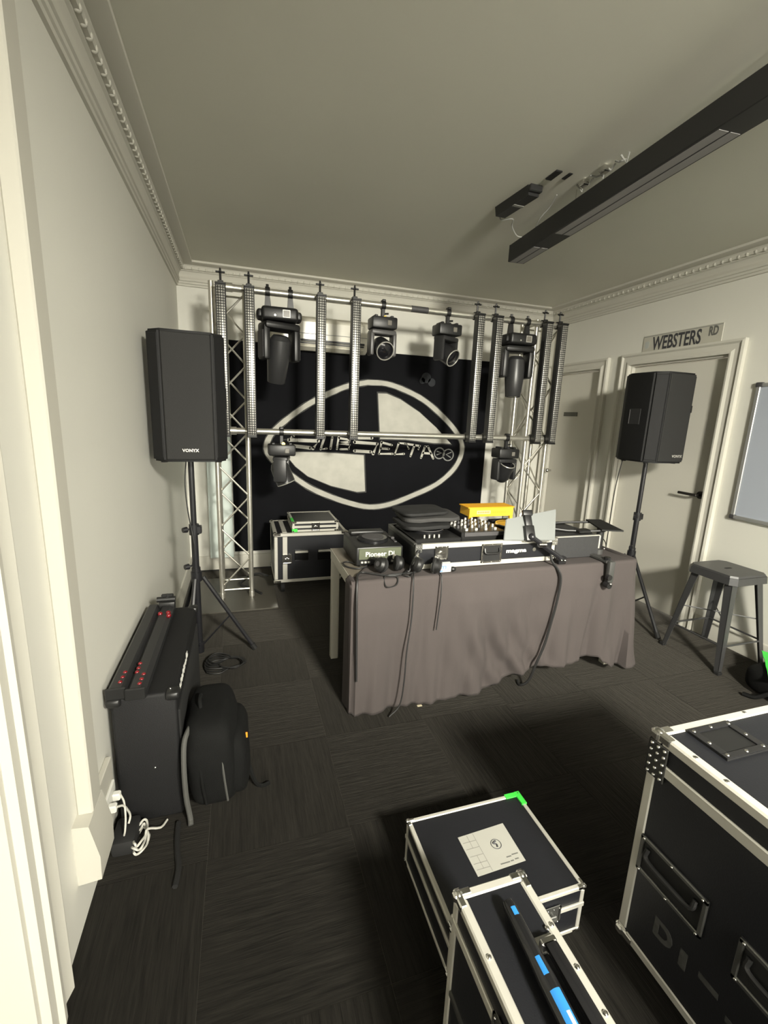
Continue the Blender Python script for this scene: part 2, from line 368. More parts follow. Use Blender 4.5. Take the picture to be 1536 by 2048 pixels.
# ============================================================ ON THE WALLS AND CEILING
# air conditioner
r = thing('air_conditioner', 'cream split air conditioner high on the back wall behind the lights', 'air conditioner', (0.68, YB, 1.99))
prf = [(0, 1.99), (0.10, 1.985), (0.17, 2.015), (0.21, 2.06), (0.215, 2.20), (0.18, 2.245), (0, 2.25)]
wpart('casing', B().prism(prf, lambda d, z: (0.27, YB-d, z), lambda d, z: (1.10, YB-d, z)), ACW, r, smooth=25)
wpart('flap', B().prism([(0.115, 1.982), (0.178, 2.006), (0.176, 2.014), (0.113, 1.990)], lambda d, z: (0.31, YB-d, z), lambda d, z: (1.06, YB-d, z)), ACW, r)
wpart('outlet_slot', B().box((0.31, YB-0.213, 2.045), (1.06, YB-0.205, 2.062)), BLACK, r); wpart('outlet_slot', B().box((0.31, YB-0.197, 2.030), (1.06, YB-0.190, 2.040)), BLACK, r)
wpart('panel_seam', B().box((0.272, YB-0.2162, 2.105), (1.098, YB-0.2140, 2.109)), GINK, r)
# banner
bx0, bx1, bz0, bz1 = -0.075, 2.455, 0.165, 2.03
r = thing('painted_banner', 'black banner with white spray-painted oval emblem hung on the back wall', 'banner', (1.2, 4.235, 0.165))
b = B(); nx, nz = 60, 40; vs = []
for j in range(nz+1):
    row = []
    for i in range(nx+1):
        x = bx0+(bx1-bx0)*i/nx; z = bz0+(bz1-bz0)*j/nz
        row.append(b.bm.verts.new((x, 4.232-0.003*math.sin(x*7.0+0.6*z)*math.sin(z*2.2), z)))
    vs.append(row)
for j in range(nz):
    for i in range(nx): b.bm.faces.new((vs[j][i], vs[j][i+1], vs[j+1][i+1], vs[j+1][i]))
rr = bmesh.ops.extrude_face_region(b.bm, geom=list(b.bm.faces))
for v in rr['geom']:
    if isinstance(v, bmesh.types.BMVert): v.co.y += 0.003
wpart('sheet', b, BACKD, r)
RING = [(1.152, 1.753), (1.34, 1.751), (1.536, 1.699), (1.725, 1.619), (1.909, 1.495), (2.086, 1.339), (2.175, 1.204), (2.171, 1.064), (2.088, 0.922), (1.914, 0.78), (1.664, 0.67), (1.419, 0.583), (1.206, 0.56), (0.996, 0.606), (0.78, 0.684), (0.597, 0.771), (0.433, 0.888), (0.311, 0.982), (0.239, 1.068), (0.221, 1.141), (0.253, 1.227), (0.314, 1.307), (0.472, 1.44), (0.619, 1.542), (0.806, 1.642), (0.97, 1.712)]
rp = [(v.x, v.y) for v in smooth_path([(x, z, 0) for x, z in RING+[RING[0]]], 4)][:-1]
PY = 4.2285
wpart('overspray', B().ribbon(rp, 0.064, PY, 0.0004, True), MIST, r, smooth=0)
wpart('painted_ring', B().ribbon(rp, 0.046, PY-0.0006, 0.0004, True), SPRAY, r, smooth=0)
Q1 = [(1.256, 1.659), (1.344, 1.661), (1.484, 1.614), (1.689, 1.5), (1.874, 1.36), (2.051, 1.201), (1.854, 1.204), (1.56, 1.232), (1.293, 1.232)]
Q2 = [(0.422, 1.095), (0.749, 1.094), (1.134, 1.073), (1.158, 0.719), (1.076, 0.713), (0.818, 0.776), (0.597, 0.868), (0.483, 0.958), (0.421, 1.033)]
for Q in (Q1, Q2):
    cx = sum(p[0] for p in Q)/len(Q); cz = sum(p[1] for p in Q)/len(Q)
    g = [(cx+(x-cx)*1.035, cz+(z-cz)*1.06) for x, z in Q]
    wpart('overspray', B().prism(g, lambda x, z: (x, PY-0.0004, z), lambda x, z: (x, PY, z)), MIST, r, smooth=0)
    wpart('painted_quadrant', B().prism(Q, lambda x, z: (x, PY-0.0012, z), lambda x, z: (x, PY-0.0006, z)), SPRAY, r, smooth=0)
ST = [[(0.461, 1.242), (0.419, 1.204), (0.692, 1.2), (0.643, 1.129)], [(0.445, 1.152), (0.621, 1.134)], [(0.751, 1.239), (0.714, 1.124), (0.769, 1.131)], [(0.823, 1.235), (0.808, 1.131)], [(0.884, 1.242), (0.869, 1.127)], [(0.89, 1.231), (0.992, 1.217), (0.987, 1.198), (0.891, 1.185)], [(0.891, 1.185), (0.993, 1.17), (0.983, 1.129), (0.903, 1.127)], [(1.21, 1.239), (1.037, 1.237), (1.038, 1.196), (1.265, 1.184), (1.228, 1.087)], [(1.04, 1.113), (1.203, 1.106)], [(1.309, 1.202), (1.287, 1.088), (1.425, 1.09)], [(1.312, 1.198), (1.415, 1.175)], [(1.303, 1.142), (1.387, 1.137)], [(1.554, 1.192), (1.487, 1.197), (1.45, 1.085), (1.547, 1.091)], [(1.594, 1.144), (1.567, 1.19), (1.711, 1.172), (1.7, 1.14)], [(1.654, 1.18), (1.617, 1.069)], [(1.731, 1.053), (1.768, 1.168), (1.8, 1.168), (1.865, 1.048)], [(1.753, 1.102), (1.836, 1.098)]]
LET = [(0, 2, 0.032), (2, 4, 0.022), (4, 7, 0.019), (7, 9, 0.030), (9, 12, 0.022), (12, 13, 0.022), (13, 15, 0.022), (15, 17, 0.022)]
for a, c, wd in LET:
    b = B()
    for s_ in ST[a:c]:
        b.ribbon(s_, wd, PY-0.0013, 0.0004)
        for p in s_: b.cyl((p[0], PY-0.0013, p[1]), (p[0], PY-0.0017, p[1]), wd*0.47, seg=10)
    wpart('painted_letter', b, SPRAY, r, smooth=0)
b = B()
for (cx, cz, R_) in ((1.93, 1.102, 0.055), (2.03, 1.086, 0.058)):
    b.ribbon([(cx+R_*math.cos(2*PI*i/20), cz+R_*math.sin(2*PI*i/20)) for i in range(20)], 0.012, PY-0.0006, 0.0004, True)
b.ribbon([(1.90, 1.122), (1.955, 1.105), (1.90, 1.085)], 0.012, PY-0.0010, 0.0004); b.ribbon([(2.065, 1.115), (2.005, 1.09), (2.06, 1.06)], 0.012, PY-0.0010, 0.0004)
wpart('painted_mark', b, GSPRAY, r, smooth=0)
b = B()
for (cx, cz, R_) in ((1.74, 1.83, 0.05), (1.80, 1.79, 0.04), (1.70, 1.80, 0.03)): b.cyl((cx, PY, cz), (cx, PY-0.0003, cz), R_, seg=14)
wpart('paint_smudge', b, mat('faint_smudge', (0.022, 0.024, 0.028), 0.9, var=0.5, scale=20), r, smooth=0)
# pale board beside the banner
single('foam_board', B().box((-0.285, 4.175, 0.13), (-0.085, 4.195, 1.30), 0.002), BOARD, 'pale bluish board propped against the back wall behind the left truss tower', 'board', (-0.185, 4.185, 0.13))
# street sign
r = thing('street_sign', 'weathered street name plate above the door reading WEBSTERS RD', 'sign', (XR, 2.73, 2.02))
sg = wpart('plate', B().box((XR-0.006, 2.408, 2.018), (XR-0.001, 3.055, 2.160), 0.002), SIGNM, r)
mt = frame((XR-0.0065, 2.7315, 2.089), (0, -1, 0), (0, 0, 1))
wpart('lettering', text_bm('WEBSTERS', 0.138, mt @ Matrix.Translation((-0.030, -0.002, 0)) @ Matrix.Diagonal((0.62, 1, 1, 1)), bold=0.003), INK, r, smooth=0)
wpart('lettering', text_bm('RD', 0.084, mt @ Matrix.Translation((0.258, 0.024, 0)) @ Matrix.Diagonal((0.62, 1, 1, 1)), bold=0.003), mat('faded_ink', (0.12, 0.12, 0.11), 0.7), r, smooth=0)
for zz in (2.026, 2.152): wpart('border_line', B().box((XR-0.0072, 2.415, zz-0.003), (XR-0.0058, 3.048, zz+0.003)), GINK, r)
wpart('crest', B().prism([(0, 0), (0.018, 0.012), (0.020, 0.05), (0, 0.062), (-0.020, 0.05), (-0.018, 0.012)], lambda a, z: (XR-0.0072, 3.015+a, 2.058+z), lambda a, z: (XR-0.0055, 3.015+a, 2.058+z)), mat('pale_crest', (0.42, 0.44, 0.42), 0.6), r)
# whiteboard
r = thing('whiteboard', 'aluminium-framed whiteboard at the right edge of the wall', 'whiteboard', (XR, 1.5, 0.88))
wpart('panel', B().box((XR-0.014, 0.92, 0.89), (XR-0.004, 2.10, 1.73)), WBOARD, r)
for lo, hi in (((XR-0.022, 2.088, 0.875), (XR-0.001, 2.112, 1.745)), ((XR-0.022, 0.908, 0.875), (XR-0.001, 0.93, 1.745)), ((XR-0.022, 0.93, 1.722), (XR-0.001, 2.088, 1.745)), ((XR-0.03, 0.93, 0.875), (XR-0.001, 2.088, 0.897))):
    wpart('frame_rail', B().box(lo, hi, 0.003), mat('board_frame', (0.42, 0.42, 0.41), 0.35, metal=0.6), r)
for zz in (0.885, 1.735): wpart('corner_cap', B().box((XR-0.026, 2.075, zz-0.015), (XR-0.0005, 2.118, zz+0.015), 0.006, 2), GREYP, r)
# linear pendant light (switched off)
th = math.radians(-3.95)
r = thing('linear_light', 'long black linear light fitting with frosted lenses, switched off, under the ceiling', 'light fitting', (1.597, 2.668, 2.40), (0, 0, th))
LL = 3.1
part('housing', B().box((0, -LL, 0.006), (0.108, 0, 0.10), 0.003), mat('light_housing', (0.018, 0.018, 0.018), 0.5), r)
for a, c in ((0.006, 0.27), (0.47, 1.37), (1.53, 2.43)):
    for x0, x1 in ((0.010, 0.050), (0.058, 0.098)):
        part('diffuser', B().box((x0, -c, 0.0045), (x1, -a, 0.012), 0.0), FROST, r)
for s_ in (0.55, 1.55, 2.6): part('suspension_wire', B().cyl((0.054, -s_, 0.10), (0.054, -s_, 0.178), 0.0025, seg=6), CHROME, r)
part('end_cap', B().box((0.0005, -0.001, 0.0065), (0.1075, 0.004, 0.0995)), BLACK, r)
# driver box etc on ceiling
r = thing('ceiling_driver_box', 'black driver box fixed to the ceiling beside the light fitting', 'electrical box', (1.39, 2.30, 2.58))
wpart('case', B().prism([(0, 2.535), (0.058, 2.535), (0.066, 2.5795), (-0.008, 2.5795)], lambda d, z: (1.375+d+0.02*0, 2.165, z), lambda d, z: (1.355+d, 2.435, z)), BLACK, r, smooth=20)
wpart('end_clamp', B().box((1.37, 2.145, 2.548), (1.44, 2.175, 2.5795), 0.004), BLACK, r); wpart('label_band', B().box((1.366, 2.275, 2.5335), (1.426, 2.295, 2.5355)), GINK, r)
single('ceiling_patch', B().box((1.405, 2.0, 2.572), (1.44, 2.085, 2.5799), 0.003), BLACK, 'larger black connector on the ceiling beyond the driver box', 'connector', (1.42, 2.04, 2.572), 'small black connectors on the ceiling')
single('ceiling_patch', B().box((1.475, 2.0, 2.574), (1.497, 2.058, 2.5799), 0.003), BLACK, 'smaller black connector on the ceiling next to the light fitting', 'connector', (1.486, 2.03, 2.574), 'small black connectors on the ceiling')
single('ceiling_wire', B().tube(smooth_path([(1.385, 2.44, 2.56), (1.41, 2.47, 2.54), (1.47, 2.45, 2.545), (1.50, 2.50, 2.53), (1.56, 2.54, 2.505), (1.60, 2.53, 2.497)]), 0.0035), GINK, 'thin grey wire looping from the driver box to the light fitting', 'wire', (1.385, 2.44, 2.56))
single('ceiling_wire', B().tube(smooth_path([(1.555, 2.19, 2.575), (1.57, 2.26, 2.55), (1.565, 2.33, 2.52), (1.585, 2.40, 2.497)]), 0.003), GINK, 'thin grey wire dropping from the ceiling to the middle of the light fitting', 'wire', (1.555, 2.19, 2.575))
r = thing('ceiling_bracket', 'bright crumpled metal bracket and wiring above the light fitting', 'bracket', (1.63, 1.95, 2.58))
b = B()
for i in range(7):
    y0 = 2.07-0.045*i; b.tube([(1.575+0.012*(i % 2), y0, 2.575), (1.60, y0-0.012, 2.545+0.012*(i % 3)), (1.585+0.015*(i % 3), y0-0.035, 2.572)], 0.004)
wpart('wire_bundle', b, GINK, r)
for yy in (2.03, 1.90): wpart('clip', B().box((1.565, yy-0.02, 2.552), (1.60, yy+0.012, 2.5795), 0.004), CHROME, r)
# lamp that lights the room, behind the viewpoint
r = thing('led_panel_lamp', 'tilted lit lamp panel hanging from the ceiling behind the viewpoint', 'lamp', LIGHT - LDIR*0.02)
mt = LDIR.to_track_quat('-Z', 'Y').to_matrix().to_4x4()
part('housing', B().box((-0.24, -0.18, 0.012), (0.24, 0.18, 0.045), 0.006, mtx=mt), BLACK, r)
part('rim', B().box((-0.24, -0.18, -0.02), (-0.225, 0.18, 0.012), mtx=mt).box((0.225, -0.18, -0.02), (0.24, 0.18, 0.012), mtx=mt).box((-0.225, -0.18, -0.02), (0.225, -0.165, 0.012), mtx=mt).box((-0.225, 0.165, -0.02), (0.225, 0.18, 0.012), mtx=mt), BLACK, r)
hz = ZC - (LIGHT.z+0.0)
part('hanger', B().cyl((-0.15, 0, 0.02), (-0.15, 0, hz), 0.006, seg=8).cyl((0.15, 0, 0.02), (0.15, 0, hz), 0.006, seg=8), BLACK, r)

# ============================================================ TRUSS
def tower(x0, x1, lab):
    y0, y1, H = 3.515, 3.735, 2.30
    r = thing('truss_tower', lab, 'truss', ((x0+x1)/2, 3.62, 0), group='square lattice truss towers')
    R_ = 0.0175
    for x in (x0, x1):
        for y in (y0, y1):
            wpart('chord_tube', B().cyl((x, y, 0.010), (x, y, H), R_, seg=14), STEEL, r)
            wpart('end_spigot', B().cyl((x, y, 0.0101), (x, y, 0.05), 0.021, seg=12), STEEL, r)
    faces = [((x0, y0), (x1, y0)), ((x0, y1), (x1, y1)), ((x0, y0), (x0, y1)), ((x1, y0), (x1, y1))]
    me = None; n = 9; h = (H-0.16)/n
    for fi, (A, C) in enumerate(faces):
        for i in range(n):
            z0 = 0.10+h*i; z1 = z0+h
            p, q = (A, C) if (i+fi) % 2 == 0 else (C, A)
            wpart('brace', B().cyl((p[0], p[1], z0), (q[0], q[1], z1), 0.0065, seg=8, caps=False), STEEL, r)
        for zz in (0.075, H-0.04): wpart('end_rung', B().cyl((A[0], A[1], zz), (C[0], C[1], zz), 0.0075, seg=8, caps=False), STEEL, r)
    return r
tower(-0.165, 0.055, 'silver lattice truss tower behind the left loudspeaker')
tower(2.435, 2.655, 'silver lattice truss tower beside the door on the right')
single('base_plate', B().box((-0.40, 3.25, 0.0), (0.24, 3.97, 0.0098), 0.002), PLATE, 'flat grey base plate on the floor under the left truss tower', 'base plate', (-0.08, 3.61, 0), 'truss base plates')
single('base_plate', B().box((2.30, 3.33, 0.0), (2.80, 3.90, 0.0098), 0.002), PLATE, 'flat grey base plate on the floor under the right truss tower', 'base plate', (2.55, 3.61, 0), 'truss base plates')
PYY = 3.472; ZU, ZL = 2.262, 1.305
def pipe(z, x0, x1, lab, band=None):
    r = thing('lighting_pipe', lab, 'pipe', ((x0+x1)/2, PYY, z), group='horizontal lighting pipes')
    wpart('tube', B().cyl((x0, PYY, z), (x1, PYY, z), 0.022, seg=18), STEEL, r)
    for x in (-0.055, 2.545):
        wpart('coupler', B().cyl((x-0.03, PYY, z), (x+0.03, PYY, z), 0.029, seg=14).box((x-0.02, PYY+0.02, z-0.02), (x+0.02, PYY+0.03, z+0.02)), STEEL, r)
    if band: wpart('tape_band', B().cyl((band[0], PYY, z), (band[1], PYY, z), 0.0228, seg=18), GREYP, r, 'dark tape wrapped around the pipe')
pipe(ZU, -0.12, 2.66, 'upper horizontal silver pipe between the truss towers', (1.27, 1.41))
pipe(ZL, -0.10, 2.68, 'lower horizontal silver pipe between the truss towers')

# LED bars ---------------------------------------------------
def led_bar():
    r = thing('led_bar', 'x', 'led bar', group='upright LED bars hung between the pipes')
    part('housing', B().box((-0.033, -0.025, -0.02), (0.033, 0.035, 0.965), 0.004), BLACK, r)
    part('lens_panel', B().box((-0.0255, -0.0325, -0.008), (0.0255, -0.024, 0.953), 0.006, 2), LEDM, r)
    for z in (-0.028, 0.962): part('end_cap', B().box((-0.034, -0.029, z), (0.034, 0.036, z+0.012), 0.003), BLACK, r)
    for zz, up in ((0.02, 0), (0.97, 1)):
        c = part('clamp', B().box((-0.018, 0.034, zz-0.02), (0.018, 0.052, zz+0.03 if up else zz+0.02), 0.003).cyl((-0.016, 0.077, zz), (0.016, 0.077, zz), 0.031, seg=14), BLACK, r)
        if up:
            part('t_handle', B().cyl((0, 0.06, zz+0.02), (0, 0.055, zz+0.098), 0.0075, seg=8).box((-0.03, 0.047, zz+0.078), (0.03, 0.060, zz+0.089), 0.003).box((-0.006, 0.03, zz+0.078), (0.006, 0.078, zz+0.089), 0.003).cyl((0, 0.055, zz+0.085), (0, 0.055, zz+0.108), 0.006, seg=8), BLACK, c)
        else:
            part('bolt', B().cyl((0, 0.07, zz-0.03), (0, 0.07, zz-0.055), 0.008, seg=8), BLACK, c)
    return r
lb = led_bar()
LX = [(-0.100, 0), (0.081, 0), (0.568, 0), (0.821, 0), (1.827, 0), (1.992, 0), (2.462, 0), (2.612, 0)]
LN = ['upright LED bar furthest left, partly behind the left loudspeaker', 'second upright LED bar from the left, beside the large left moving head', 'third upright LED bar from the left, just right of the large left moving head', 'fourth upright LED bar from the left, next to a small moving head', 'fifth upright LED bar from the left, right of the pair of small moving heads', 'sixth upright LED bar from the left, just left of the large right moving head', 'seventh upright LED bar from the left, in front of the right truss tower', 'upright LED bar furthest right, over the outer edge of the right truss tower']
for i, (x, a) in enumerate(LX):
    o = lb if i == 0 else copy_tree(lb)
    o.location = (x, 3.395, 1.292); o['label'] = LN[i]

# moving heads -----------------------------------------------
def big_head(lab, loc, tilt, pan):
    r = thing('stage_light', lab, 'stage light', loc, (0, 0, 0), 'large moving head lights')
    for s in (-1, 1):
        c = part('clamp', B().cyl((s*0.078-0.016, 0, 0), (s*0.078+0.016, 0, 0), 0.031, seg=14).prism([(-0.016, -0.03), (0.016, -0.03), (0.026, -0.112), (-0.022, -0.112)], lambda x, z: (s*0.078+x, -0.014, z), lambda x, z: (s*0.078+x, 0.014, z)), BLACK, r)
        part('wing_bolt', B().cyl((s*0.078, 0, 0.028), (s*0.078, 0, 0.048), 0.010, seg=8), BLACK, c)
    bs = part('base', B().box((-0.125, -0.10, -0.195), (0.125, 0.10, -0.105), 0.022, 3), BLACK, r)
    for s in (-1, 1): part('side_handle', B().superell((s*0.128, 0, -0.152), (0.030, 0.07, 0.036), 0.7, 16, 8), BLACK, bs)
    part('display', B().box((0.02, -0.1035, -0.172), (0.065, -0.099, -0.128), 0.002), mat('menu_screen', (0.16, 0.15, 0.13), 0.2), bs, 'small display with pale frame')
    part('display_rim', B().box((0.017, -0.1028, -0.175), (0.068, -0.0995, -0.171)).box((0.017, -0.1028, -0.129), (0.068, -0.0995, -0.125)).box((0.017, -0.1028, -0.171), (0.021, -0.0995, -0.129)).box((0.064, -0.1028, -0.171), (0.068, -0.0995, -0.129)), ALUP, bs)
    part('socket_screw', B().cyl((-0.035, -0.10, -0.165), (-0.035, -0.104, -0.165), 0.007, seg=10), CHROME, bs)
    M = Matrix.Rotation(pan, 4, 'Z')
    part('yoke', B().box((-0.13, -0.085, -0.250), (0.13, 0.085, -0.200), 0.02, 2, M).box((-0.137, -0.065, -0.455), (-0.088, 0.065, -0.215), 0.018, 2, M).box((0.088, -0.065, -0.455), (0.137, 0.065, -0.215), 0.018, 2, M), BLACK, r)
    for s in (-1, 1): part('arm_cover', B().box((s*0.1375-0.003, -0.05, -0.44), (s*0.1375+0.003, 0.05, -0.26), 0.002, 1, M), GREYP, r)
    ax = M @ Vector((0, -math.sin(tilt), -math.cos(tilt))); o = M @ Vector((0, 0, -0.36))
    hd = part('head', B().lathe([(0.0, -0.085), (0.05, -0.08), (0.075, -0.05), (0.080, 0.03), (0.078, 0.10), (0.064, 0.245), (0.060, 0.25), (0.056, 0.247), (0.052, 0.238), (0.0, 0.238)], o, ax, 24), mat('moving_head_shell', (0.030, 0.030, 0.031), 0.36, var=0.1, scale=20), r)
    part('lens', B().lathe([(0.050, 0.2385), (0.040, 0.2475), (0.0, 0.250)], o, ax, 20), LENS, hd)
    return r
big_head('large black moving head light hanging at the left of the upper pipe', (0.283, PYY, ZU), math.radians(-16), math.radians(18))
big_head('large black moving head light hanging at the right of the upper pipe, pointing straight down', (2.232, PYY, ZU), math.radians(2), math.radians(-6))
def small_head(lab, loc, tilt, pan, base_yaw, bolt=False, light=False):
    r = thing('compact_stage_light', lab, 'stage light', loc, (0, 0, 0), 'small moving head lights')
    M = Matrix.Rotation(base_yaw, 4, 'Z')
    c = part('clamp', B().cyl((-0.016, 0, 0), (0.016, 0, 0), 0.031, seg=14).box((-0.014, -0.03, 0.02), (0.014, 0.018, 0.038), 0.004).box((-0.014, -0.014, -0.092), (0.014, 0.014, -0.024), 0.004), BLACK, r)
    part('wing_bolt', B().cyl((0, 0, -0.06), (0.045, 0, -0.055), 0.007, seg=8), BLACK, c)
    part('cable_bolt', B().cyl((0.012, -0.016, -0.086), (0.012, -0.026, -0.086), 0.013, seg=8), BRASS if bolt else POLE, c)
    bs = part('base', B().box((-0.098, -0.075, -0.172), (0.098, 0.075, -0.09), 0.012, 2, M), BLACK, r)
    for s in (-1, 1): part('side_lug', B().box((s*0.062-0.012, -0.05, -0.092), (s*0.062+0.012, 0.05, -0.076), 0.004, 1, M), BLACK, bs)
    part('display', B().box((0.018, -0.078, -0.150), (0.050, -0.0745, -0.115), 0.003, 1, M), mat('menu_screen', (0.16, 0.15, 0.13), 0.2), bs)
    Mp = Matrix.Rotation(pan, 4, 'Z')
    shell = mat('grey_yoke_shell', (0.075, 0.073, 0.072), 0.4) if light else mat('dark_yoke_shell', (0.022, 0.022, 0.023), 0.4)
    part('yoke', B().box((-0.100, -0.055, -0.215), (0.100, 0.055, -0.178), 0.014, 2, Mp).box((-0.106, -0.048, -0.365), (-0.074, 0.048, -0.190), 0.014, 2, Mp).box((0.074, -0.048, -0.365), (0.106, 0.048, -0.190), 0.014, 2, Mp), shell, r)
    ax = Mp @ Vector((0, -math.cos(tilt), -math.sin(tilt))); o = Mp @ Vector((0, 0, -0.300))
    hd = part('head', B().lathe([(0.0, -0.098), (0.030, -0.093), (0.054, -0.075), (0.068, -0.045), (0.071, 0.0), (0.071, 0.085), (0.062, 0.088), (0.058, 0.075), (0.0, 0.075)], o, ax, 24), mat('small_head_shell', (0.020, 0.020, 0.021), 0.3), r)
    part('lens', B().lathe([(0.058, 0.0755), (0.035, 0.086), (0.0, 0.090)], o, ax, 20), LENS, hd)
    q = ax.to_track_quat('Z', 'Y')
    part('lens_rim', B().tube([o+ax*0.089+q @ Vector((0.066*math.cos(2*PI*i/28), 0.066*math.sin(2*PI*i/28), 0)) for i in range(28)], 0.0042, 6, True), mat('rim_grey', (0.45, 0.44, 0.40), 0.3, metal=0.4), hd)
    return r
small_head('small moving head with brass bolt, left of the pair on the upper pipe', (1.047, PYY, ZU), math.radians(24), math.radians(4), 0, True, True)
small_head('small moving head right of the pair on the upper pipe, lens turned outwards', (1.582, PYY, ZU), math.radians(30), math.radians(30), 0.05, False, False)
small_head('small moving head with brass bolt hung at the left of the lower pipe', (0.292, PYY, ZL), math.radians(68), math.radians(78), 0, True, False)
small_head('small moving head hung at the right of the lower pipe, pointing down', (2.215, PYY, ZL), math.radians(-62), math.radians(8), 0, False, False)

# ============================================================ LOUDSPEAKERS AND STANDS
def stand(lab, loc, H, legs, R_, zc=0.50):
    r = thing('speaker_stand', lab, 'speaker stand', loc, group='tripod speaker stands')
    part('lower_tube', B().cyl((0, 0, 0.03), (0, 0, 0.80), 0.0185, seg=14), POLE, r)
    part('upper_tube', B().cyl((0, 0, 0.78), (0, 0, H), 0.0155, seg=14), POLE, r)
    part('clamp_collar', B().cyl((0, 0, 0.755), (0, 0, 0.815), 0.027, seg=14).box((0.0, -0.02, 0.762), (0.04, 0.02, 0.806), 0.004), POLE, r)
    part('leg_collar', B().cyl((0, 0, zc-0.02), (0, 0, zc+0.035), 0.030, seg=14).cyl((0, 0, zc+0.035), (0, 0, zc+0.06), 0.024, seg=14), POLE, r)
    part('foot_hub', B().cyl((0, 0, 0.03), (0, 0, 0.10), 0.024, seg=12), POLE, r)
    for zz in (zc+0.075, 0.79):
        kx = Vector((-0.75, -0.5, 0)).normalized()
        part('knob', B().cyl(kx*0.015+Vector((0, 0, zz)), kx*0.045+Vector((0, 0, zz)), 0.006, seg=8).cyl(kx*0.042+Vector((0, 0, zz)), kx*0.066+Vector((0, 0, zz)), 0.017, 0.014, seg=10), POLE, r)
    for a in legs:
        d = Vector((math.cos(a), math.sin(a), 0)); t = Vector((-d.y, d.x, 0))
        p0 = d*0.035+Vector((0, 0, zc+0.0)); p1 = d*R_+Vector((0, 0, 0.022))
        lg = part('leg', B().tube([p0, p1], 0.0125, 8), POLE, r)
        part('rubber_foot', B().tube([p0.lerp(p1, 0.955), p1+(p1-p0).normalized()*0.012], 0.0165, 8), BLACKM, lg)
        mid = p0.lerp(p1, 0.52)
        part('stay', B().tube([d*0.022+Vector((0, 0, 0.08)), mid], 0.0055, 6), POLE, r)
    return r
SPW = [(-0.118, -0.185), (0.118, -0.185), (0.178, -0.118), (0.178, 0.085), (0.115, 0.175), (-0.115, 0.175), (-0.178, 0.085), (-0.178, -0.118)]
def speaker(lab, loc, rz, H, logo):
    r = thing('loudspeaker', lab, 'loudspeaker', loc, (0, 0, rz), 'loudspeakers on stands')
    b = B().prism(SPW, lambda x, y: (x, y, 0.0), lambda x, y: (x, y, H)); bmesh.ops.bevel(b.bm, geom=list(b.bm.edges), offset=0.010, segments=2, affect='EDGES')
    part('cabinet', b, SPKBODY, r)
    part('grille', B().box((-0.112, -0.1895, 0.012), (0.112, -0.180, H-0.012), 0.004), GRILLE, r)
    for s in (-1, 1):
        q = Vector((0.0602, 0.0672, 0)).normalized() if s < 0 else Vector((0.0602, -0.0672, 0)).normalized()
        mt = frame((s*0.148, -0.1515, H/2), (0.0602, s*0.0672, 0), (0, 0, 1))
        part('grille_wing', B().box((-0.036, -H/2+0.02, -0.002), (0.036, H/2-0.02, 0.0035), 0.002, 1, mt), SPKBODY, r)
        hr = part('side_handle', B().box((s*0.1785-0.003, -0.05, H*0.42), (s*0.1785+0.003, 0.05, H*0.60), 0.003), BLACKM, r)
        part('grip_edge', B().box((s*0.1815-0.002, 0.036, H*0.43), (s*0.1815+0.002, 0.043, H*0.59), 0.001), GREYP, hr)
    for x in (-0.13, 0.13):
        for y in (-0.11, 0.08): part('foot', B().cyl((x, y, -0.008), (x, y, 0.004), 0.016, seg=10), BLACKM, r)
    part('pole_socket', B().cyl((0, 0, -0.004), (0, 0, 0.0), 0.03, seg=14), POLE, r)
    if logo == 'text':
        part('badge', text_bm('VONYX', 0.021, frame((0.000, -0.1902, 0.058), (1, 0, 0), (0, 0, 1)), spacing=1.05, bold=0.0006), mat('badge_silver', (0.60, 0.58, 0.54), 0.3, metal=0.3), r, 'small silver maker badge', smooth=0)
    else:
        part('badge', text_bm('VONYX', 0.026, frame((0.055, -0.1902, 0.05), (1, 0, 0), (0, 0, 1)), spacing=1.05), mat('badge_silver', (0.60, 0.58, 0.54), 0.3, metal=0.3), r, 'small silver maker badge', smooth=0)
    return r
stand('black tripod speaker stand near the left wall', (-0.262, 2.66, 0), 1.176, (math.radians(0), math.radians(118), math.radians(262)), 0.31)
speaker('black loudspeaker on the stand near the left wall, maker badge at lower right', (-0.250, 2.655, 1.184), math.radians(3.0), 0.632, 'text')
stand('black tripod speaker stand in front of the door at right', (2.842, 2.585, 0), 1.196, (math.radians(256), math.radians(42), math.radians(140)), 0.43, 0.48)
bpy.context.view_layer.update()
speaker('black loudspeaker on the stand in front of the door at right', (2.842, 2.585, 1.204), math.radians(1.5), 0.612, 'small')

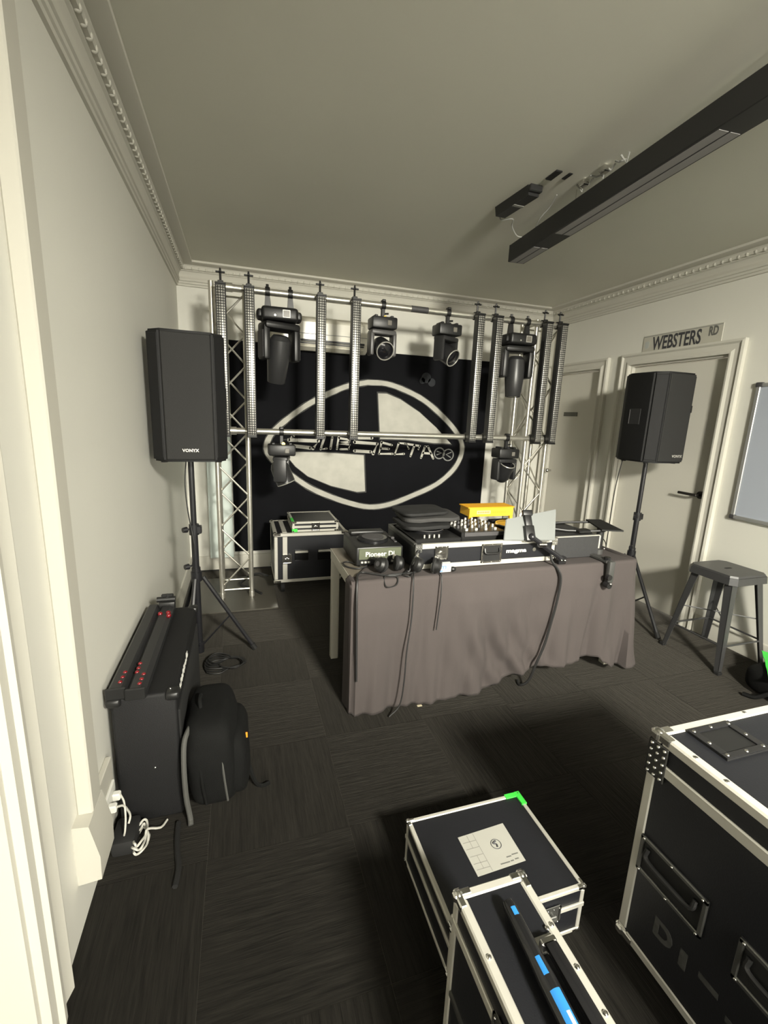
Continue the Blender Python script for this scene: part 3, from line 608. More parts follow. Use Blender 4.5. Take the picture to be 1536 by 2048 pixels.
# ============================================================ FLIGHT CASES
def flight_case(name, lab, lo, hi, e=0.02, lid=None, group=None, corner=True, em=None, cat='flight case'):
    em = em or ALUP
    lo = Vector(lo); hi = Vector(hi)
    r = thing(name, lab, cat, ((lo.x+hi.x)/2, (lo.y+hi.y)/2, lo.z), group=group)
    i_ = 0.003
    wpart('panel_body', B().box(lo+Vector((i_, i_, i_)), hi-Vector((i_, i_, i_))), CASEP, r)
    X = (lo.x, hi.x); Y = (lo.y, hi.y); Z = (lo.z, hi.z)
    def bar(a, b): wpart('edge_extrusion', B().box(a, b, e*0.16), em, r)
    for y in (0, 1):
        for z in (0, 1):
            bar((X[0], Y[y]-(e if y else 0), Z[z]-(e if z else 0)), (X[1], Y[y]+(0 if y else e), Z[z]+(0 if z else e)))
    for x in (0, 1):
        for z in (0, 1):
            bar((X[x]-(e if x else 0), Y[0]+e, Z[z]-(e if z else 0)), (X[x]+(0 if x else e), Y[1]-e, Z[z]+(0 if z else e)))
        for y in (0, 1):
            bar((X[x]-(e if x else 0), Y[y]-(e if y else 0), Z[0]+e), (X[x]+(0 if x else e), Y[y]+(0 if y else e), Z[1]-e))
    if lid:
        h = e*0.55
        for a, b in (((X[0]-0.002, Y[0]-0.002, lid-h), (X[1]+0.002, Y[0]+e*0.3, lid+h)), ((X[0]-0.002, Y[1]-e*0.3, lid-h), (X[1]+0.002, Y[1]+0.002, lid+h)), ((X[0]-0.002, Y[0]+e*0.3, lid-h), (X[0]+e*0.3, Y[1]-e*0.3, lid+h)), ((X[1]-e*0.3, Y[0]+e*0.3, lid-h), (X[1]+0.002, Y[1]-e*0.3, lid+h))):
            wpart('lid_channel', B().box(a, b, e*0.1), em, r)
    if corner:
        for x in (0, 1):
            for y in (0, 1):
                for z in (0, 1):
                    sx, sy, sz = (1 if x else -1), (1 if y else -1), (1 if z else -1)
                    c = Vector((X[x]-sx*e*0.35, Y[y]-sy*e*0.35, Z[z]-sz*e*0.35))
                    b = B().ball(c, e*0.62, 12, 8)
                    b.box(c-Vector((e*0.62+ (e*0.9 if sx > 0 else 0), e*0.42, e*0.42)), c+Vector((e*0.62+(e*0.9 if sx < 0 else 0), e*0.42, e*0.42)), e*0.15)
                    b.box(c-Vector((e*0.42, e*0.62+(e*0.9 if sy > 0 else 0), e*0.42)), c+Vector((e*0.42, e*0.62+(e*0.9 if sy < 0 else 0), e*0.42)), e*0.15)
                    wpart('ball_corner', b, CHROME, r)
    return r
def latch(r, m, sz=0.05, mt=CHROME):
    # butterfly latch lying in the plane of matrix m (x right, y up, z out)
    l = wpart('latch', B().box((-sz, -sz, 0), (sz, sz, 0.003), 0.001, 1, m), mt, r)
    wpart('latch_frame', B().box((-sz, -sz, 0.003), (-sz*0.84, sz, 0.007), 0, 1, m).box((sz*0.84, -sz, 0.003), (sz, sz, 0.007), 0, 1, m).box((-sz, sz*0.84, 0.003), (sz, sz, 0.007), 0, 1, m).box((-sz, -sz, 0.003), (sz, -sz*0.84, 0.007), 0, 1, m), mt, l)
    b = B()
    for a in (-0.7, 0, 0.7):
        for c in (-0.91, 0.91): b.ball(m @ Vector((a*sz, c*sz, 0.007)), sz*0.085, 8, 6)
    wpart('rivets', b, CHROME, l)
    wpart('twist_key', B().box((-sz*0.42, -sz*0.10, 0.004), (sz*0.42, sz*0.10, 0.012), 0.002, 1, m).cyl(m @ Vector((0, 0, 0.003)), m @ Vector((0, 0, 0.010)), sz*0.28, seg=12), mt, l)
def handle_dish(r, m, w_, h_, mt=DIM):
    l = wpart('handle_dish', B().box((-w_, -h_, 0), (w_, h_, 0.002), 0.0008, 1, m), BLACKM, r)
    t = 0.011
    wpart('dish_rim', B().box((-w_, h_-t, 0.001), (w_, h_, 0.007), 0.002, 1, m).box((-w_, -h_, 0.001), (w_, -h_+t, 0.007), 0.002, 1, m).box((-w_, -h_, 0.001), (-w_+t, h_, 0.007), 0.002, 1, m).box((w_-t, -h_, 0.001), (w_, h_, 0.007), 0.002, 1, m), mt, l)
    wpart('grip_bar', B().tube(smooth_path([m @ Vector(p) for p in ((-w_*0.72, h_*0.55, 0.006), (-w_*0.66, h_*0.1, 0.014), (0, h_*0.05, 0.016), (w_*0.66, h_*0.1, 0.014), (w_*0.72, h_*0.55, 0.006))], 5), 0.006, 8), BLACK, l)
    b = B()
    for a in (-0.88, 0, 0.88):
        for c in (-0.90, 0.90): b.ball(m @ Vector((a*w_, c*h_, 0.007)), 0.0035, 8, 6)
    wpart('rivets', b, CHROME, l)

# --- big case, right foreground
BX0, BX1, BY0, BY1, BZ0, BZ1 = 0.952, 1.60, -0.42, 0.722, 0.10, 0.722
r = flight_case('road_case', 'large black road case on wheels in the right foreground', (BX0, BY0, BZ0), (BX1, BY1, BZ1), 0.026, 0.640)
for x in (BX0+0.09, BX1-0.09):
    for y in (BY0+0.10, BY1-0.10):
        c = wpart('caster', B().box((x-0.035, y-0.04, 0.085), (x+0.035, y+0.04, 0.0995)).cyl((x-0.016, y, 0.045), (x+0.016, y, 0.045), 0.045, seg=16), BLACKM, r)
mf = lambda y, z: frame((BX0+0.003, y, z), (0, -1, 0), (0, 0, 1))
handle_dish(r, mf(0.612, 0.385), 0.088, 0.052); handle_dish(r, mf(0.37, 0.385), 0.088, 0.052)
wpart('hinge', B().box((BX0-0.004, 0.672, 0.606), (BX0, 0.7225, 0.70), 0.002).box((BX0-0.003, 0.7225, 0.606), (BX0+0.05, 0.7262, 0.70), 0.002), mat('hinge_steel', (0.07, 0.07, 0.066), 0.4, metal=0.8), r)
b = B()
for zz in (0.615, 0.634, 0.655, 0.675, 0.692):
    for yy in (0.680, 0.697, 0.714): b.ball((BX0-0.005, yy, zz), 0.0045, 8, 6)
wpart('rivets', b, CHROME, r)
# recessed stacking dish with rivets on the lid
dx0, dx1, dy0, dy1, zt = 1.028, 1.168, 0.595, 0.696, BZ1
wpart('stacking_dish', B().box((dx0, dy0, zt-0.0035), (dx1, dy1, zt+0.0005), 0.0005), BLACK, r)
wpart('dish_rim', B().box((dx0, dy0, zt), (dx1, dy0+0.016, zt+0.004), 0.001).box((dx0, dy1-0.016, zt), (dx1, dy1, zt+0.004), 0.001).box((dx0, dy0+0.016, zt), (dx0+0.02, dy1-0.016, zt+0.004), 0.001).box((dx1-0.02, dy0+0.016, zt), (dx1, dy1-0.016, zt+0.004), 0.001), BLACKG, r)
for x, y in ((dx0+0.012, dy0+0.01), (dx0+0.012, dy1-0.01), (dx1-0.012, dy0+0.01), (dx1-0.012, dy1-0.01), ((dx0+dx1)/2, dy0+0.008), ((dx0+dx1)/2, dy1-0.008), (dx0+0.01, (dy0+dy1)/2), (dx1-0.01, (dy0+dy1)/2)):
    wpart('rivet', B().ball((x, y, zt+0.004), 0.0045, 8, 6, (1, 1, 0.6)), CHROME, r)
for x, y in ((BX0+0.012, 0.55), (BX0+0.012, 0.40), (BX0+0.012, 0.62), (1.25, BY1-0.012), (1.42, BY1-0.012)):
    wpart('rivet', B().ball((x, y, zt+0.001), 0.005, 8, 6, (1, 1, 0.5)), CHROME, r)
# worn stencil lettering on the side
m = mf(0.52, 0.235)
WS = mat('worn_stencil', (0.055, 0.055, 0.052), 0.7, var=0.6, scale=60)
wpart('stencil_letter', text_bm('D', 0.070, m @ Matrix.Translation((-0.085, 0.0, 0.0005)), bold=0.003), WS, r, 'worn pale stencil letter', smooth=0)
for i, (x0, x1, z0, z1) in enumerate(((-0.040, -0.022, -0.024, 0.024), (0.005, 0.05, 0.004, 0.020), (0.070, 0.115, -0.020, -0.006))):
    wpart('stencil_mark', B().box((x0, z0, 0.0), (x1, z1, 0.0007), 0, 1, m), WS, r, 'worn pale stencil mark')

# --- low case with paper label
MX0, MX1, MY0, MY1, MZ = 0.487, 0.908, 0.80, 1.138, 0.162
r = flight_case('equipment_case', 'low black flight case with white paper label and green tape corner on the floor', (MX0, MY0, 0.0), (MX1, MY1, MZ), 0.013, 0.098)
latch(r, frame((0.80, MY0+0.001, 0.098), (1, 0, 0), (0, 0, 1)), 0.026, DIM)
latch(r, frame((0.60, MY0+0.001, 0.098), (1, 0, 0), (0, 0, 1)), 0.026, DIM)
wpart('tape_corner', B().box((0.852, MY1-0.016, MZ-0.002), (0.9105, MY1+0.002, MZ+0.0025), 0.001).box((0.892, MY1-0.050, MZ-0.030), (0.9115, MY1+0.0025, MZ+0.003), 0.001), GREEN, r, 'bright green tape around the far corner')
z = MZ-0.003
lb_ = wpart('paper_label', B().prism([(0.621, 1.036), (0.788, 1.044), (0.786, 0.913), (0.622, 0.908)], lambda x, y: (x, y, z), lambda x, y: (x, y, z+0.0008)), PAPER, r, 'white paper label with grid and round logo')
b = B(); z += 0.0008
b.box((0.672, 0.912, z), (0.6735, 1.036, z+0.0002))
for yy in (1.012, 0.990, 0.966, 0.943, 0.925): b.box((0.628, yy, z), (0.672, yy+0.0018, z+0.0002))
b.box((0.650, 0.99, z), (0.6515, 1.034, z+0.0002)); b.box((0.650, 0.925, z), (0.6515, 0.966, z+0.0002))
wpart('grid_lines', b, PENCIL, lb_, smooth=0)
b = B(); cx, cy = 0.727, 0.984
ring = [(cx+0.016*math.cos(2*PI*i/24), cy+0.016*math.sin(2*PI*i/24), z+0.0004) for i in range(24)]
b.tube(ring, 0.0012, 4, True); b.tube(smooth_path([(cx+0.004, cy+0.010, z+0.0005), (cx-0.008, cy+0.005, z+0.0005), (cx+0.001, cy-0.001, z+0.0005), (cx-0.001, cy-0.010, z+0.0005)], 5), 0.0028, 4)
wpart('round_logo', b, INK, lb_, smooth=0)
b = B()
for i, (x0, x1, y) in enumerate(((0.735, 0.752, 0.936), (0.755, 0.777, 0.939), (0.706, 0.738, 0.921), (0.741, 0.752, 0.922), (0.757, 0.770, 0.924))): b.box((x0, y, z), (x1, y+0.0035, z+0.0002))
wpart('printed_line', b, mat('label_print', (0.11, 0.11, 0.10), 0.7), lb_, smooth=0)

# --- tall narrow case, foreground
NX0, NX1, NY0, NY1, NZ = 0.416, 0.588, 0.02, 0.690, 0.450
r = flight_case('narrow_case', 'tall narrow black flight case with carry handle in the foreground', (NX0, NY0, 0.0), (NX1, NY1, NZ), 0.020, 0.375)
mt = Matrix.Translation((0.545, 0.46, NZ))
hb = wpart('carry_handle', B().box((0.529, 0.30, NZ+0.014), (0.556, 0.535, NZ+0.030), 0.005, 2), BLACKG, r)
for yy in (0.545, 0.275):
    wpart('handle_bracket', B().box((0.512, yy-0.012, NZ-0.002), (0.566, yy+0.018, NZ+0.004), 0.001).box((0.526, yy-0.010, NZ+0.003), (0.560, yy+0.004, NZ+0.024), 0.003), CHROME, hb)
for x, y in ((0.520, 0.572), (0.566, 0.572), (0.579, 0.575), (0.579, 0.50), (0.579, 0.43), (0.426, 0.56), (0.426, 0.40)):
    wpart('rivet', B().ball((x, y, NZ+0.001), 0.005, 8, 6, (1, 1, 0.6)), CHROME, r)
for z_ in (0.19,):
    wpart('side_channel', B().box((NX0-0.002, NY0+0.02, z_-0.006), (NX0+0.004, NY1-0.02, z_+0.006)), DIM, r)
latch(r, frame((NX0-0.0005, 0.48, 0.375), (0, -1, 0), (0, 0, 1)), 0.03, DIM)
# black tube with blue marks lying on it
p0 = Vector((0.506, 0.625, NZ+0.019)); p1 = Vector((0.486, 0.20, NZ+0.028))
r = thing('black_tube', 'slim black tube with bright blue markings lying on the narrow case', 'tube', p0)
d = (p1-p0).normalized(); q = d.to_track_quat('Z', 'Y')
up = Vector((0, 0, 1)); up = (up-d*up.dot(d)).normalized(); sd = d.cross(up)
wpart('barrel', B().lathe([(0.0, -0.004), (0.011, 0.0), (0.014, 0.010), (0.015, 0.10), (0.0175, 0.14), (0.018, 0.40), (0.0, 0.41)], p0, d, 20), BLACKG, r)
def band(a0, a1, t0, t1, rr_, n=8):
    b = B(); V = []
    for t in (t0, t1):
        row = []
        for i in range(n+1):
            a = a0+(a1-a0)*i/n; row.append(b.bm.verts.new(p0+d*t+(up*math.cos(a)+sd*math.sin(a))*rr_(t)))
        V.append(row)
    for i in range(n): b.bm.faces.new((V[0][i], V[0][i+1], V[1][i+1], V[1][i]))
    rr = bmesh.ops.extrude_face_region(b.bm, geom=list(b.bm.faces))
    for v in rr['geom']:
        if isinstance(v, bmesh.types.BMVert):
            w_ = v.co-p0; ax_ = d*w_.dot(d); v.co = p0+ax_+(w_-ax_)*0.97
    return b
rad = lambda t: (0.0142+0.001*t/0.1 if t < 0.10 else (0.0152+0.0025*(t-0.10)/0.04 if t < 0.14 else 0.0177+0.0006*(t-.14)/.26))+0.0002
wpart('blue_mark', band(-0.35, 0.35, 0.018, 0.034, rad), BLUE, r, 'blue print'); wpart('blue_mark', band(-0.1, 0.5, 0.108, 0.138, rad), BLUE, r, 'blue print')
wpart('blue_mark', band(-0.4, 0.7, 0.160, 0.26, lambda t: rad(t)), BLUE, r, 'blue print'); wpart('pale_mark', band(-0.2, 0.15, 0.192, 0.262, lambda t: rad(t)+0.0003), WHITE, r, 'white print')

# --- rack case and small case behind the table
r = flight_case('rack_case', 'black rack flight case on wheels behind the table', (0.232, 3.50, 0.105), (0.82, 3.98, 0.515), 0.028, None)
for x in (0.30, 0.75):
    for y in (3.58, 3.90): wpart('caster', B().box((x-0.03, y-0.035, 0.092), (x+0.03, y+0.035, 0.1045)).cyl((x-0.014, y, 0.046), (x+0.014, y, 0.046), 0.046, seg=16), BLACKM, r)
wpart('lid_channel', B().box((0.297, 3.496, 0.133), (0.333, 3.50, 0.487), 0.001), ALUP, r)
wpart('lid_channel', B().box((0.297, 3.528, 0.514), (0.333, 3.952, 0.518), 0.001), ALUP, r)
latch(r, frame((0.33, 3.496, 0.305), (1, 0, 0), (0, 0, 1)), 0.038)
for x in (0.445, 0.63):
    hh = wpart('handle_recess', B().box((x-0.055, 3.499, 0.285), (x+0.055, 3.5025, 0.375), 0.003), BLACKG, r)
    wpart('handle_bar', B().box((x-0.052, 3.486, 0.350), (x+0.052, 3.499, 0.368), 0.004), ALUP, hh)
r = flight_case('small_case', 'small black flight case with green tape on top of the rack case', (0.375, 3.515, 0.5185), (0.745, 3.90, 0.602), 0.018, 0.560, cat='flight case')
latch(r, frame((0.56, 3.513, 0.560), (1, 0, 0), (0, 0, 1)), 0.032)
wpart('tape_corner', B().box((0.3725, 3.5115, 0.5195), (0.415, 3.53, 0.545), 0.001).box((0.3725, 3.53, 0.595), (0.392, 3.66, 0.6045), 0.001), GREEN, r, 'green tape on the front corner')

# ============================================================ LEFT SIDE: CABINET, LIGHT BARS, BACKPACK
CX0, CX1, CY0, CY1, CZ = -0.434, -0.232, 1.515, 2.245, 0.502
r = thing('bass_cabinet', 'black bass speaker cabinet on the floor against the left wall', 'speaker cabinet', ((CX0+CX1)/2, (CY0+CY1)/2, 0))
wpart('cabinet', B().box((CX0, CY0, 0.004), (CX1, CY1, CZ), 0.012, 3), SPKBODY, r)
wpart('side_grille', B().box((CX1-0.004, CY0+0.02, 0.02), (CX1+0.006, CY1-0.02, CZ-0.085), 0.003), BLACKM, r)
for x in (CX0+0.012, CX1-0.012):
    for y in (CY0+0.012, CY1-0.012):
        wpart('corner_cap', B().superell((x, y, CZ-0.012), (0.024, 0.024, 0.0155), 0.5, 16, 8), BLACK, r)
for x in (CX0+0.02, CX1-0.02): wpart('screw', B().ball((x, CY0+0.018, CZ+0.0035), 0.0035, 8, 6), CHROME, r)
wpart('screw', B().ball(((CX0+CX1)/2+0.02, CY0-0.001, 0.22), 0.004, 8, 6), CHROME, r)
b = B(); random.seed(3)
yy = 1.60
for i in range(9):      # raised white lettering along the top of the long side
    h1 = 0.022+0.014*random.random()
    b.box((CX1+0.0002, yy, 0.452), (CX1+0.0016, yy+0.009, 0.452+h1))
    b.box((CX1+0.0002, yy+0.009, 0.452+h1*0.5*(i % 2)), (CX1+0.0016, yy+0.022, 0.460+h1*0.5*(i % 2)))
    yy += 0.029
wpart('name_lettering', b, WHITE, r, 'raised white lettering along the top of the side', smooth=0)
# light bars with red knobs lying on top
def red_bar(lab, x, y0, y1, rz, knobs, clampy):
    t = thing('light_bar_red', lab, 'light bar', (x, y0, CZ+0.0005), (0, 0, rz), 'spare light bars with red knobs')
    L_ = y1-y0
    part('body', B().prism([(-0.030, 0), (0.030, 0), (0.030, 0.022), (0.016, 0.040), (-0.016, 0.040), (-0.030, 0.022)], lambda a, z: (a, 0, z), lambda a, z: (a, L_, z)), mat('bar_black', (0.018, 0.018, 0.019), 0.45), t, smooth=20)
    part('end_cap', B().box((-0.031, -0.010, 0.0), (0.031, 0.0, 0.041), 0.003), BLACK, t)
    for kx, ky in knobs:
        part('red_knob', B().ball((kx, ky, 0.038), 0.0075, 12, 8), RED, t, 'glossy red knob')
    if clampy:
        part('clamp', B().box((-0.035, L_-0.06, 0.025), (0.035, L_-0.02, 0.055), 0.006, 2).cyl((-0.045, L_-0.03, 0.06), (0.035, L_-0.03, 0.06), 0.013, seg=10).cyl((0, L_-0.03, 0.04), (0, L_-0.03, 0.085), 0.009, seg=8).box((-0.025, L_-0.038, 0.072), (0.028, L_-0.022, 0.086), 0.004), BLACK, t)
        for i, (a, c) in enumerate(((-0.02, -0.10), (0.012, -0.095), (0.018, -0.125))): part('red_knob', B().ball((a+0.006, L_+c-0.05, 0.040), 0.0105, 12, 8), RED, t, 'glossy red knob')
    return t
red_bar('black light bar with three red knobs, lying closest to the left wall', -0.413, 1.520, 2.20, math.radians(-0.4), ((0.006, 0.032), (0.007, 0.062), (0.008, 0.093)), False)
red_bar('black light bar with two rows of red knobs, on the cabinet beside the lettering', -0.352, 1.505, 2.235, math.radians(-0.2), ((-0.014, 0.099), (-0.014, 0.125), (-0.015, 0.157), (0.008, 0.023), (0.009, 0.050), (0.010, 0.081)), True)
# backpack
r = thing('backpack', 'black backpack with orange tag leaning against the bass cabinet', 'backpack', (-0.115, 1.65, 0))
def lump(b, k):
    for v in b.bm.verts:
        n_ = math.sin(v.co.y*27+v.co.z*13)*math.sin(v.co.z*19+v.co.x*15)+0.6*math.sin(v.co.y*51-v.co.z*37)
        v.co.x += k*n_+0.14*(0.18-v.co.z)*0.25; v.co.y += k*0.7*n_-0.03*v.co.z
    return b
wpart('body', lump(B().superell((-0.128, 1.655, 0.185), (0.092, 0.178, 0.183), 0.50, 48, 30), 0.0045), NYLON, r)
wpart('front_pocket', lump(B().superell((-0.055, 1.650, 0.150), (0.055, 0.145, 0.138), 0.55, 40, 22), 0.004), NYLON, r)
wpart('zip', B().tube(smooth_path([(-0.078, 1.486, 0.05), (-0.088, 1.472, 0.18), (-0.098, 1.492, 0.30), (-0.105, 1.56, 0.355), (-0.108, 1.70, 0.362)], 6), 0.004), WEB, r)
wpart('shoulder_strap', B().tube(smooth_path([(-0.190, 1.56, 0.345), (-0.212, 1.50, 0.32), (-0.216, 1.472, 0.24), (-0.214, 1.468, 0.12), (-0.205, 1.468, 0.03), (-0.202, 1.45, 0.012)], 6), 0.009, 8), WEB, r)
wpart('grab_loop', B().tube(smooth_path([(-0.165, 1.60, 0.352), (-0.170, 1.62, 0.385), (-0.170, 1.66, 0.385), (-0.165, 1.68, 0.352)], 6), 0.007, 8), NYLON, r)
wpart('side_strap', B().tube(smooth_path([(-0.002, 1.60, 0.09), (0.02, 1.575, 0.03), (0.045, 1.565, 0.012), (0.075, 1.575, 0.010)], 6), 0.008, 6), NYLON, r)
wpart('compression_strap', B().tube(smooth_path([(-0.150, 1.478, 0.06), (-0.160, 1.470, 0.16), (-0.168, 1.484, 0.27), (-0.172, 1.53, 0.345)], 6), 0.006, 6), NYLON, r)
wpart('fabric_tag', B().box((-0.013, 1.580, 0.226), (-0.003, 1.587, 0.246), 0.001), ORANGE, r, 'small orange fabric tag')
# cables etc. on the floor at left
single('power_adapter', B().box((-0.438, 1.39, 0.004), (-0.365, 1.50, 0.06), 0.012, 2), BLACKM, 'black power adapter on the floor under the wall socket', 'power adapter', (-0.415, 1.45, 0.004))
b = B()
pts = []
for i in range(46):
    a = 2*PI*i/15; pts.append((-0.355+0.020*math.cos(a)+0.003*math.sin(i), 1.425+0.052*math.sin(a)+0.004*math.cos(i*1.7), 0.008+0.0011*i+0.004*math.sin(i*2.1)))
pts += [(-0.30, 1.46, 0.02), (-0.285, 1.50, 0.008)]
b.tube(smooth_path(pts, 3), 0.0038, 6)
single('white_cable', b, WCABLE, 'small coil of white cable on the floor beside the power adapter', 'cable', (-0.355, 1.425, 0.004))
single('plug_lead', B().tube(smooth_path([(-0.411, 1.407, 0.186), (-0.398, 1.43, 0.165), (-0.392, 1.46, 0.11), (-0.392, 1.47, 0.08), (-0.396, 1.46, 0.0635)], 6), 0.0035), WCABLE, 'white lead from the wall socket down to the power adapter', 'cable', (-0.411, 1.407, 0.186))
single('plug_lead', B().tube(smooth_path([(-0.411, 1.457, 0.186), (-0.398, 1.44, 0.17), (-0.392, 1.42, 0.13), (-0.394, 1.41, 0.09), (-0.40, 1.415, 0.0635)], 6), 0.003), WCABLE, 'white lead crossing from the far socket plug', 'cable', (-0.411, 1.457, 0.186))
single('floor_strap', B().tube(smooth_path([(-0.245, 1.475, 0.010), (-0.243, 1.42, 0.008), (-0.235, 1.36, 0.008), (-0.225, 1.30, 0.008), (-0.228, 1.24, 0.008)], 6), 0.009, 6), CABLE, 'black strap trailing on the carpet from the bass cabinet', 'strap', (-0.235, 1.36, 0.0))
random.seed(11)
b = B(); pts = []
for i in range(60):
    a = i*0.62; R_ = 0.075+0.03*math.sin(i*1.3)
    pts.append((-0.115+R_*math.cos(a)*1.1, 2.50+R_*math.sin(a), 0.007+0.0006*i+0.006*math.sin(i*0.9)**2))
b.tube(smooth_path(pts, 3), 0.0042, 5)
single('cable_heap', b, CABLE, 'tangled heap of black cable on the carpet at the foot of the left stand', 'cable', (-0.115, 2.50, 0))
single('speaker_cable', B().tube(smooth_path([(-0.285, 2.66, 1.176), (-0.295, 2.645, 1.05), (-0.288, 2.63, 0.92), (-0.278, 2.638, 0.82), (-0.262, 2.622, 0.70), (-0.278, 2.635, 0.58)], 6), 0.0035), CABLE, 'thin cable hanging down the left speaker stand', 'cable', (-0.285, 2.66, 1.17))
single('speaker_cable', B().tube(smooth_path([(2.70, 2.66, 1.21), (2.68, 2.67, 1.0), (2.665, 2.66, 0.75), (2.645, 2.64, 0.45), (2.64, 2.62, 0.2), (2.66, 2.60, 0.006)], 6), 0.0035), CABLE, 'thin cable hanging from the right loudspeaker to the floor', 'cable', (2.70, 2.66, 1.21))
single('speaker_cable', B().tube(smooth_path([(0.13, 3.52, 0.02), (0.06, 3.62, 0.025), (-0.03, 3.70, 0.05), (0.10, 3.80, 0.09), (0.20, 3.78, 0.07)], 6), 0.010), CABLE, 'thick black cable curled through the foot of the left truss tower', 'cable', (0.06, 3.62, 0.0))

# ============================================================ STOOL AND THINGS AT RIGHT
sx, sy, sz = 2.905, 1.915, 0.60
r = thing('metal_stool', 'gunmetal bar stool with square seat beside the whiteboard wall', 'stool', (sx, sy, 0))
sq = lambda h, c: [(h-c, -h), (h, -h+c), (h, h-c), (h-c, h), (-h+c, h), (-h, h-c), (-h, -h+c), (-h+c, -h)]
b = B(); b.prism(sq(0.148, 0.03), lambda x, y: (x, y, sz-0.012), lambda x, y: (x*0.97, y*0.97, sz)); part('seat', b, STOOLM, r)
part('seat_slot', B().superell((0.0, 0.0, sz+0.0002), (0.030, 0.010, 0.0012), 0.6, 16, 6), BLACKM, r)
part('apron', B().prism(sq(0.152, 0.03), lambda x, y: (x*1.03, y*1.03, sz-0.055), lambda x, y: (x, y, sz-0.0125)), STOOLM, r)
for ax_ in (-1, 1):
    for ay in (-1, 1):
        t0 = Vector((ax_*0.128, ay*0.128, sz-0.045)); t1 = Vector((ax_*0.195, ay*0.195, 0.004))
        b = B()
        for (ux, uy) in ((1, 0), (0, 1)):
            wt, wb = 0.048, 0.028; u = Vector((-ax_*ux, -ay*uy, 0)); v_ = Vector((-ax_*uy, -ay*ux, 0))*0.004
            P = [t0, t0+u*wt, t1+u*wb, t1]; A = [b.bm.verts.new(p) for p in P]; C = [b.bm.verts.new(p+v_) for p in P]
            b.bm.faces.new(A); b.bm.faces.new(C[::-1])
            for i in range(4): j = (i+1) % 4; b.bm.faces.new((A[i], C[i], C[j], A[j]))
        lg = part('leg', b, STOOLM, r)
        part('rubber_foot', B().box((t1.x-0.016-0.006*ax_, t1.y-0.016-0.006*ay, 0), (t1.x+0.016-0.006*ax_, t1.y+0.016-0.006*ay, 0.02), 0.003), BLACKM, lg)
for (ax_, ay, bx_, by) in ((-1, -1, 1, -1), (1, -1, 1, 1), (1, 1, -1, 1), (-1, 1, -1, -1)):
    part('stretcher', B().cyl((ax_*0.170, ay*0.170, 0.17), (bx_*0.170, by*0.170, 0.17), 0.006, seg=8), STOOLM, r)
part('cross_brace', B().cyl((-0.155, -0.155, 0.30), (0.155, 0.155, 0.30), 0.004, seg=6).cyl((-0.155, 0.155, 0.305), (0.155, -0.155, 0.305), 0.004, seg=6), STOOLM, r)
r = thing('holdall_bag', 'black holdall on the floor near the stool, half hidden by the road case', 'bag', (2.88, 1.36, 0))
b = B().superell((2.90, 1.36, 0.075), (0.20, 0.26, 0.073), 0.45, 32, 16); wpart('body', b, NYLON, r)
wpart('strap', B().tube(smooth_path([(2.72, 1.40, 0.10), (2.69, 1.44, 0.06), (2.66, 1.48, 0.02), (2.64, 1.53, 0.012)], 5), 0.012, 6), NYLON, r)
b = B(); n = 12; P = [(2.965, 1.672), (2.655, 1.432), (2.80, 1.14), (3.10, 1.20), (3.11, 1.60)]
def zz_(x, y): return 0.156+0.008*math.sin(x*31+y*11)*math.sin(y*27)
grid = []
for i in range(n+1):
    row = []
    for j in range(n+1):
        u, v_ = i/n, j/n; p = Vector((*P[0], 0))*(1-u)*(1-v_)+Vector((*P[1], 0))*(1-u)*v_+Vector((*P[2], 0))*u*v_+Vector((*P[3], 0))*u*(1-v_)
        row.append(b.bm.verts.new((p.x, p.y, zz_(p.x, p.y))))
    grid.append(row)
for i in range(n):
    for j in range(n): b.bm.faces.new((grid[i][j], grid[i+1][j], grid[i+1][j+1], grid[i][j+1]))
rr = bmesh.ops.extrude_face_region(b.bm, geom=list(b.bm.faces))
for v in rr['geom']:
    if isinstance(v, bmesh.types.BMVert): v.co.z += 0.004
single('green_cloth', b, GREEN, 'bright green cloth lying over the black holdall at the right edge', 'cloth', (2.88, 1.4, 0.15))

# ============================================================ TABLE
TZ = 0.685; TX0, TX1, TY0, TY1 = 0.486, 2.150, 1.952, 2.490
r = thing('table', 'white-legged table with brown top under the mauve cloth', 'table', ((TX0+TX1)/2, (TY0+TY1)/2, 0))
wpart('table_top', B().box((TX0, TY0, TZ-0.022), (TX1, TY1, TZ), 0.002), TABLEW, r)
wpart('frame_rail', B().box((TX0, TY0, TZ-0.062), (TX0+0.03, TY1, TZ-0.0225)), TLEG, r); wpart('frame_rail', B().box((TX1-0.03, TY0, TZ-0.062), (TX1, TY1, TZ-0.0225)), TLEG, r)
wpart('frame_rail', B().box((TX0+0.03, TY1-0.03, TZ-0.062), (TX1-0.03, TY1, TZ-0.0225)), TLEG, r)
wpart('edge_strip', B().box((TX0-0.002, TY0, TZ-0.0225), (TX0, TY1, TZ+0.0005)), TLEG, r)
for x in (TX0+0.001, TX1-0.046):
    for y in (TY0+0.035, TY1-0.046): wpart('leg', B().box((x, y, 0.0), (x+0.045, y+0.045, TZ-0.0625), 0.003), TLEG, r)
